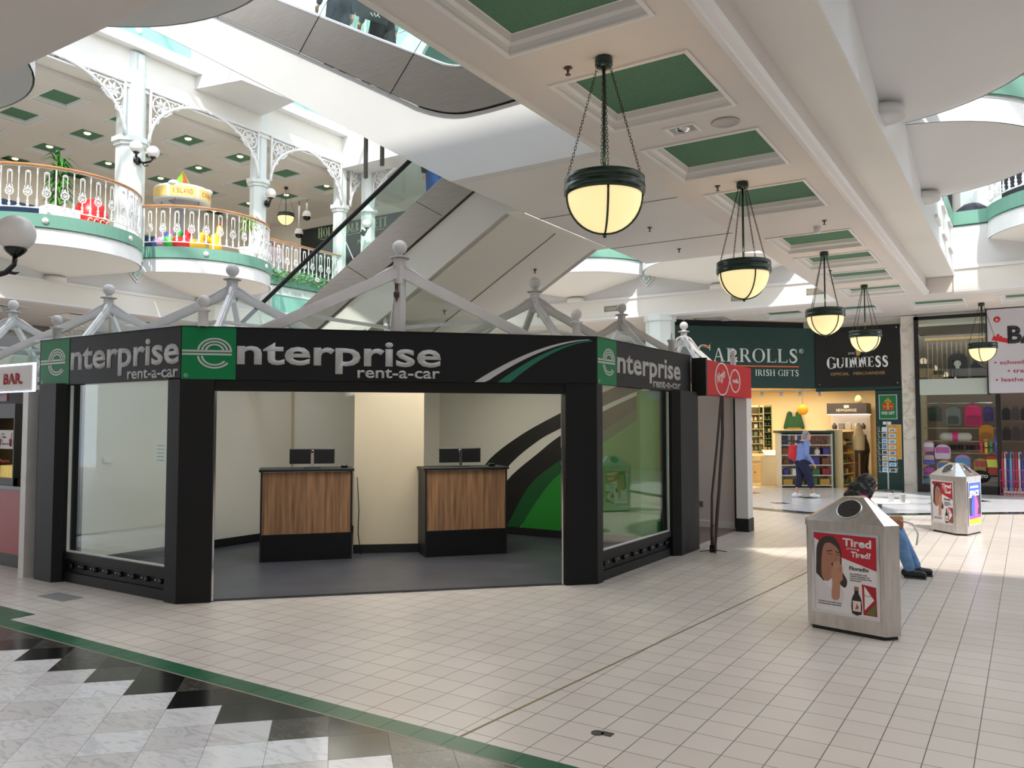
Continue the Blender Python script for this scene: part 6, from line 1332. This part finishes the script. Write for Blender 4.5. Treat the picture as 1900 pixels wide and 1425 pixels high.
# seated woman
S0=(-1.62,9.55,0)
J=dict(pelvis=(0,0,.50),chest=(.02,0,.72),neck=(.07,0,.86),head=(.12,0,.985),lsh=(.06,.16,.83),rsh=(.06,-.16,.83),lel=(.12,.2,.62),rel=(.12,-.2,.62),lwr=(.3,.1,.56),rwr=(.3,-.08,.56),
 lhip=(.0,.08,.47),rhip=(.0,-.08,.47),lkn=(.42,.13,.47),rkn=(.40,-.08,.47),lan=(.60,.16,.09),ran=(.52,-.02,.09),ltoe=(.72,.15,.045),rtoe=(.64,-.05,.045))
dk=M((24,22,26),.45); jean=mat('blue_denim',rgb(110,150,196),.85,var=.2,vscale=14)
w=person('person with long black hair sitting behind the nearest bin in blue jeans and black trainers',S0,math.radians(12),J,dict(top=M((200,60,110),.8),leg=jean,shoe=dk,sole=M((50,50,54),.5),hair=mat('black_hair',rgb(20,17,18),.35,spec=.6,bump=.8,bscale=30)),.95,.011,f=(.5,.87,-.25),hairshape='long')
lh=blob('long_hair',[((.10,0,1.0),(.115,.11,.105)),((.05,-.03,.92),(.13,.125,.12)),((.0,-.05,.84),(.13,.15,.12)),((-.05,-.06,.76),(.13,.16,.12)),((-.09,-.07,.67),(.11,.15,.11)),((-.1,-.08,.60),(.08,.12,.09))],MT['black_hair'],w,.011)
tx=bpy.data.textures.new('hair_waves','CLOUDS'); tx.noise_scale=.05; dm=lh.modifiers.new('waves','DISPLACE'); dm.texture=tx; dm.strength=.05
t=T('chair','white tubular chair under the sitting person','chair',(-1.66,9.55,0),math.radians(12)); b=MB()
for s in (-1,1):
    b.tube([(.2,.25*s,0),(.22,.25*s,.3),(.2,.25*s,.60),(.1,.25*s,.66),(-.2,.25*s,.66),(-.3,.25*s,.60),(-.26,.25*s,.4),(-.22,.25*s,0)],.014,8)
b.tube([(-.29,-.25,.62),(-.33,0,.66),(-.29,.25,.62)],.014,8); b.build('frame',bright,t); b=MB(); b.bbox(-.24,.22,-.23,.23,.34,.39,.015); b.build('seat',bright,t); b=MB(); b.bbox(-.31,-.28,-.22,.22,.42,.62,.01); b.build('backrest',bright,t)
o=blob('handbag',[((-1.28,9.50,.60),(-1.16,9.56,.60),.055,.06,(1.2,.8))],M((176,120,80),.6),None,.012); tag(o,'small tan leather bag on the lap of the sitting person','handbag')
b=MB(); b.tube([(-1.17,9.5,.62),(-1.05,9.45,.6),(-1.0,9.45,.5),(-1.02,9.47,.38)],.01,6); tag(b.build('bag_strap',bright),'white strap hanging from the tan bag','strap')
b=MB(); b.lathe([(.03,0),(.036,.09),(.03,.09),(.025,.005)],(-1.95,10.6,.72),14); 
t=T('cafe_table','small white table with cups beyond the sitting person','table',(-1.55,10.75,0)); b=MB(); b.lathe([(0,.70),(.33,.70),(.34,.71),(.33,.72),(0,.72)],n=28); b.build('table_top',bright,t); b=MB(); b.lathe([(.2,0),(.2,.02),(.03,.04),(.025,.70)],n=14); b.build('pedestal',steel,t)
for x,c,l in ((-1.40,(220,224,226),'clear plastic cup on the white table, left one'),(-1.28,(224,228,230),'clear plastic cup on the white table, right one')): b=MB(); b.lathe([(0,0),(.028,0),(.036,.10),(.038,.10)],(x,10.6,.72),14); tag(b.build('cup',M(c,.2)),l,'cup')
# people on the escalators
dkt=M((40,44,52),.8); 
J=stand(1.72,.22,.04); person('person in dark trousers stepping up the upper escalator with a black bag',(-6.95,7.7,5.95),PI,J,dict(top=M((150,156,160),.8),leg=M((38,38,44),.8),shoe=dk,hair=M((60,50,44),.7)),1,.016)
t=T('tote_bag','flat black bag with white scribble carried by the person on the upper escalator','bag',(-6.75,7.42,6.65)); b=MB(); b.plate([(-.1,.0),(.42,.28),(.42,.5),(.0,.35),(-.12,.15)],(0,0,.0),(-1,0,0),(0,0,1),.03); b.build('bag',M((34,36,42),.6),t); b=MB(); b.tube([(-.3,-.04,.42),(-.15,-.04,.62),(-.05,-.04,.32)],.008,5); b.build('strap',M((60,70,70),.6),t)
b=MB(); b.tube([(.04,-.035,.10),(0,-.035,.14),(.02,-.035,.17),(-.03,-.035,.13),(-.06,-.035,.19),(-.08,-.035,.15),(-.12,-.035,.21)],.005,4); b.build('scribble',bright,t)
J=stand(1.72,.1,.0); person('person in a long dark coat higher up on the upper escalator',(-7.75,7.7,6.42),PI,J,dict(top=M((40,54,72),.8),leg=M((34,42,58),.8),shoe=dk,hair=M((50,44,40),.7)),1,.018)
J=stand(1.75,.06,.0); person('person in blue jeans and a dark jacket riding the lower escalator',(-7.2,9.15,4.36),0,J,dict(top=M((28,28,32),.7),leg=mat('bright_denim',rgb(56,110,190),.85,var=.2,vscale=12),shoe=dk,hair=M((50,44,40),.7)),1,.016)
J=stand(1.62,.03,.0); person('person with dark pink hair in a white dress behind the straight gallery railing',(-19.0,16.35,5.6),-.3,J,dict(top=M((216,196,196),.8),leg=M((222,220,232),.8),shoe=dk,hair=M((130,46,64),.7)),1,.02,girth=1.15)
J=stand(1.6,.03,.12); person('shop assistant with dark hair and a black top at the back of the gift shop',(-3.8,23.8,0.01),PI*.9,J,dict(top=M((24,24,28),.8),leg=M((26,26,30),.8),shoe=dk,hair=M((26,20,18),.6)),.98,.02)
# ================= GALLERY ITEMS =================
def leaves(n,c,L,wd,up,spread,droop=.5,seed=1,z0=0):
    rr=random.Random(seed); b=MB()
    for i in range(n):
        a=rr.uniform(0,2*PI); z=z0+rr.uniform(0,up); d=Vector((math.cos(a),math.sin(a),0)); l=L*rr.uniform(.7,1.1); s=Vector((-d.y,d.x,0))*wd; p0=Vector((0,0,z)); el=rr.uniform(.2,1.1)
        p1=p0+d*l*.45*spread+Vector((0,0,l*.45*el)); p2=p0+d*l*spread+Vector((0,0,l*(.5*el-droop*rr.uniform(.3,1))))
        b.add([p0-s*.3,p0+s*.3,p1+s,p1-s,p2],[(0,1,2,3),(3,2,4)],True)
    return b
leaf=mat('green_leaf',rgb(70,140,50),.45,var=.35,vscale=8); leaf2=mat('lime_leaf',rgb(140,180,70),.45,var=.25,vscale=8)
t=T('potted_plant','big leafy plant in a white trough on the left round balcony','plant',(-17.75,9.35,5.6)); b=MB(); b.bbox(-.2,.2,-.42,.42,0,.78,.02); b.build('planter',bright,t); b=MB(); b.tube([(0,-.1,.7),(0,-.12,1.8)],.03,6); b.build('stem',M((110,90,60),.7),t)
b=leaves(120,0,.42,.035,1.05,.9,.7,3,.8); b.m=Matrix(); o=b.build('foliage',leaf,t); o.location=(0,-.1,0)
t=T('potted_plant','small lime green palm behind the right part of the carousel balcony','plant',(-17.55,14.2,5.6)); b=MB(); b.lathe([(.17,0),(.24,.6),(.27,.78),(.25,.78),(.23,.7),(0,.7)],n=8); b.build('planter',bright,t); b=MB(); b.tube([(0,0,.7),(0,0,1.3)],.022,6); b.build('stem',M((110,90,60),.7),t); o=leaves(46,0,.48,.03,.25,.8,.7,5,1.25).build('foliage',leaf2,t)
t=T('display_stand','red rounded stand with cream curly writing on the left round balcony','stand',(-17.7,9.95,5.6)); b=MB(); b.lathe([(.34,0),(.36,.2),(.36,.75),(.30,.98),(.12,1.12),(0,1.15)],n=20); b.build('body',mat('stand_red',rgb(220,30,26),.35),t)
b=MB(); 
for k in range(4): yy=-.22+k*.14; b.tube([(.37-.0,yy+.05*math.cos(a*PI/6),.55+.06*math.sin(a*PI/6)) for a in range(1,12)],.014,5)
b.build('curly_writing',M((236,220,190),.5),t)
b=MB(); b.bbox(-20.2,-19.9,7.2,11.2,5.6,6.9,.03); tag(b.build('hoarding',mat('navy_board',rgb(30,62,98),.5)),'navy blue boarding behind the left round balcony','board')
b=MB(); b.bbox(-20.4,-20.1,11.9,14.6,5.6,6.8,.03); tag(b.build('hoarding',MT['navy_board']),'navy blue boarding behind the carousel','board')
t=T('carousel','small white carousel ride with gold name panels and bright animal seats','carousel',(-18.55,12.85,5.6)); R=.70
b=MB(); b.lathe([(0,0),(.72,0),(.72,.1),(0,.1)],n=28); b.build('base',bright,t)
b=MB(); b.lathe([(.06,.1),(.06,1.6),(.16,1.75),(.34,1.9)],n=20); b.build('central_pillar',M((170,170,176),.3),t)
b=MB(); b.lathe([(.34,1.9),(.36,1.86),(R-.02,1.82),(R,1.84),(R,2.16),(R-.03,2.2),(.25,2.22),(0,2.22)],n=36); cp=b.build('canopy',bright,t)
b=MB(); b.lathe([(.30,2.2),(0,2.72)],n=6); 
b.build('cone_top',M((130,210,50),.4),t); b=MB(); b.lathe([(.305,2.205),(0.004,2.726)],n=3,a0=-.6,a1=.0); b.build('red_wedge',M((230,80,50),.4),t)
gp=mat('gold_panel',rgb(238,206,120),.4)
for k in range(6):
    a0=-1.05+k*PI/3; b=MB(); b.lathe([(R+.004,1.87),(R+.004,2.13)],n=8,a0=a0,a1=a0+.93); b.build('gold_panel',gp,cp)
    for j,ch in enumerate('CONEY' if k%2 else 'ISLAND'):
        a=a0+.12+.7*(j+.5)/(6 if not k%2 else 5); d=Vector((math.cos(a),math.sin(a),0)); u=Vector((-d.y,d.x,0))
        if k in (0,1,2): text('lettering',ch,d*(R+.006)-u*.035+Vector((0,0,1.94)),u,(0,0,1),.018 if ch=='I' else .062,.12,M((170,90,90),.5),cp,.003)
for k in range(8): a=k*PI/4; 
for k in range(5): a=k*2*PI/5+.3; b=MB(); b.tube([(.5*math.cos(a),.5*math.sin(a),.1),(.5*math.cos(a),.5*math.sin(a),1.84)],.02,6); b.build('pole',chrome,t)
for s in (-1,1): b=MB(); b.sph((.35,s*.5,2.2),.14,14,(1,1,.6)); b.build('canopy_bulb',bright,cp)
for k,(c,a) in enumerate((((236,150,200),-1.5),((220,30,40),-.6),((60,180,70),-1.05),((240,180,40),.2),((80,110,220),-2.0))):
    x,y=.48*math.cos(a),.48*math.sin(a); blob('animal_seat',[((x,y-.12,.7),(x,y+.12,.7),.15,.16),((x,y+.1,.75),(x,y+.18,.98),.08,.10),((x,y-.05,.1),(x,y-.05,.65),.05,.08),((x,y+.2,1.0),(x,y+.28,.98),.06,.04)],M(c,.35),t,.025)
t=T('rooster_ride','yellow rooster shaped ride beside the carousel','ride',(-17.9,13.4,5.85)); blob('body',[((0,0,.45),(0,0,.7),.18,.13),((0,.1,.72),(0,.12,.98),.08,.08),((0,-.2,.6),(0,-.3,.82),.06,.03),((.05,.0,.0),(0,0,.4),.05,.08)],M((246,186,40),.4),t,.025); blob('comb',[((0,.12,1.05),(0,.12,1.14),.04,.03),((0,.2,.96),(0,.24,.86),.03,.02)],M((220,40,40),.4),t,.02)
# garland on the straight railing
rr=random.Random(4); b=MB()
for i in range(900):
    y=rr.uniform(15.5,18.6); x=-18.19+rr.gauss(0,.05); z=6.02+rr.gauss(0,.09)-(.12*rr.random() if rr.random()<.3 else 0); a=rr.uniform(0,2*PI); e=rr.uniform(-.8,.8); d=Vector((math.cos(a)*.5+.3,math.sin(a),e)).normalized()*.10; s=Vector((-d.y,d.x,.3)).normalized()*.022; p=Vector((x,y,z)); b.cur=0 if rr.random()<.6 else 1; b.add([p,p+d*.5+s,p+d,p+d*.5-s],[(0,1,2,3)])
o=b.build('garland',[leaf,mat('pale_leaf',rgb(120,160,130),.5)]); tag(o,'leafy green garland along the foot of the straight gallery railing','garland',kind='stuff')
for k,(y,c,l) in enumerate(((17.75,(226,50,70),'red flower in the green garland'),(16.2,(226,140,90),'orange flower near the left end of the green garland'),(17.2,(230,200,210),'pale pink flower in the middle of the garland'))):
    b=MB()
    for q in range(6): a=q*PI/3; b.sph((-18.08+.01*math.cos(a),y+.05*math.cos(a),6.03+.05*math.sin(a)),.035,8,(.5,1,1))
    tag(b.build('flower',M(c,.6)),l,'flower')
# hanging dome cameras
for x,y,z,l in ((-22.0,20.0,8.5,'longer of two dome cameras hanging in the upper left gallery'),(-21.5,19.9,9.05,'shorter of two dome cameras hanging in the upper left gallery')):
    t=T('camera_dome',l,'camera',(x,y,z)); b=MB(); b.tube([(0,0,.2),(0,0,9.7-z)],.035,8); b.build('pole',white,t); b=MB(); b.lathe([(0,.22),(.10,.2),(.15,.1),(.15,0)],n=18); b.build('housing',white,t); b=MB(); b.lathe([(.13,0),(.11,-.09),(0,-.14)],n=18); b.build('dark_dome',blackg,t)
# health shop sign on the end wall
t=T('shop_sign','black shop sign with pale green serif lettering in the upper left gallery','sign',(-21,21.95,7.0),world=True)
b=MB(); b.box(-23.95,-17,21.88,22,5.7,9.3); b.build('sign_board',mat('sign_deep_green',rgb(16,30,30),.4),t)
pg=mat('pale_green_letters',rgb(176,206,166),.5)
serif('HOLLAND&BARRETT',Vector((0,21.88,0)),(1,0,0),(0,0,1),-23.0,-19.45,8.86,9.22,pg,t,1.1,wt=.26); b=MB(); b.box(-22.9,-19.6,21.87,21.88,8.78,8.80); b.build('underline',pg,t)
text('lettering','remedies',(-20.9,21.875,8.38),(1,0,0),(0,0,1),.95,.22,pg,t,.004,.01)
for s_ in (-1,1): pass

t=T('parasol','dark folded-down parasol dome behind the far right gallery edge','parasol',(-.85,19.0,5.6)); b=MB(); b.lathe([(.36,.38),(.30,.50),(.16,.60),(0,.64)],n=10); b.build('dome',M((44,44,58),.5),t); b=MB(); b.tube([(0,0,0),(0,0,.6)],.015,6); b.build('pole',chrome,t)
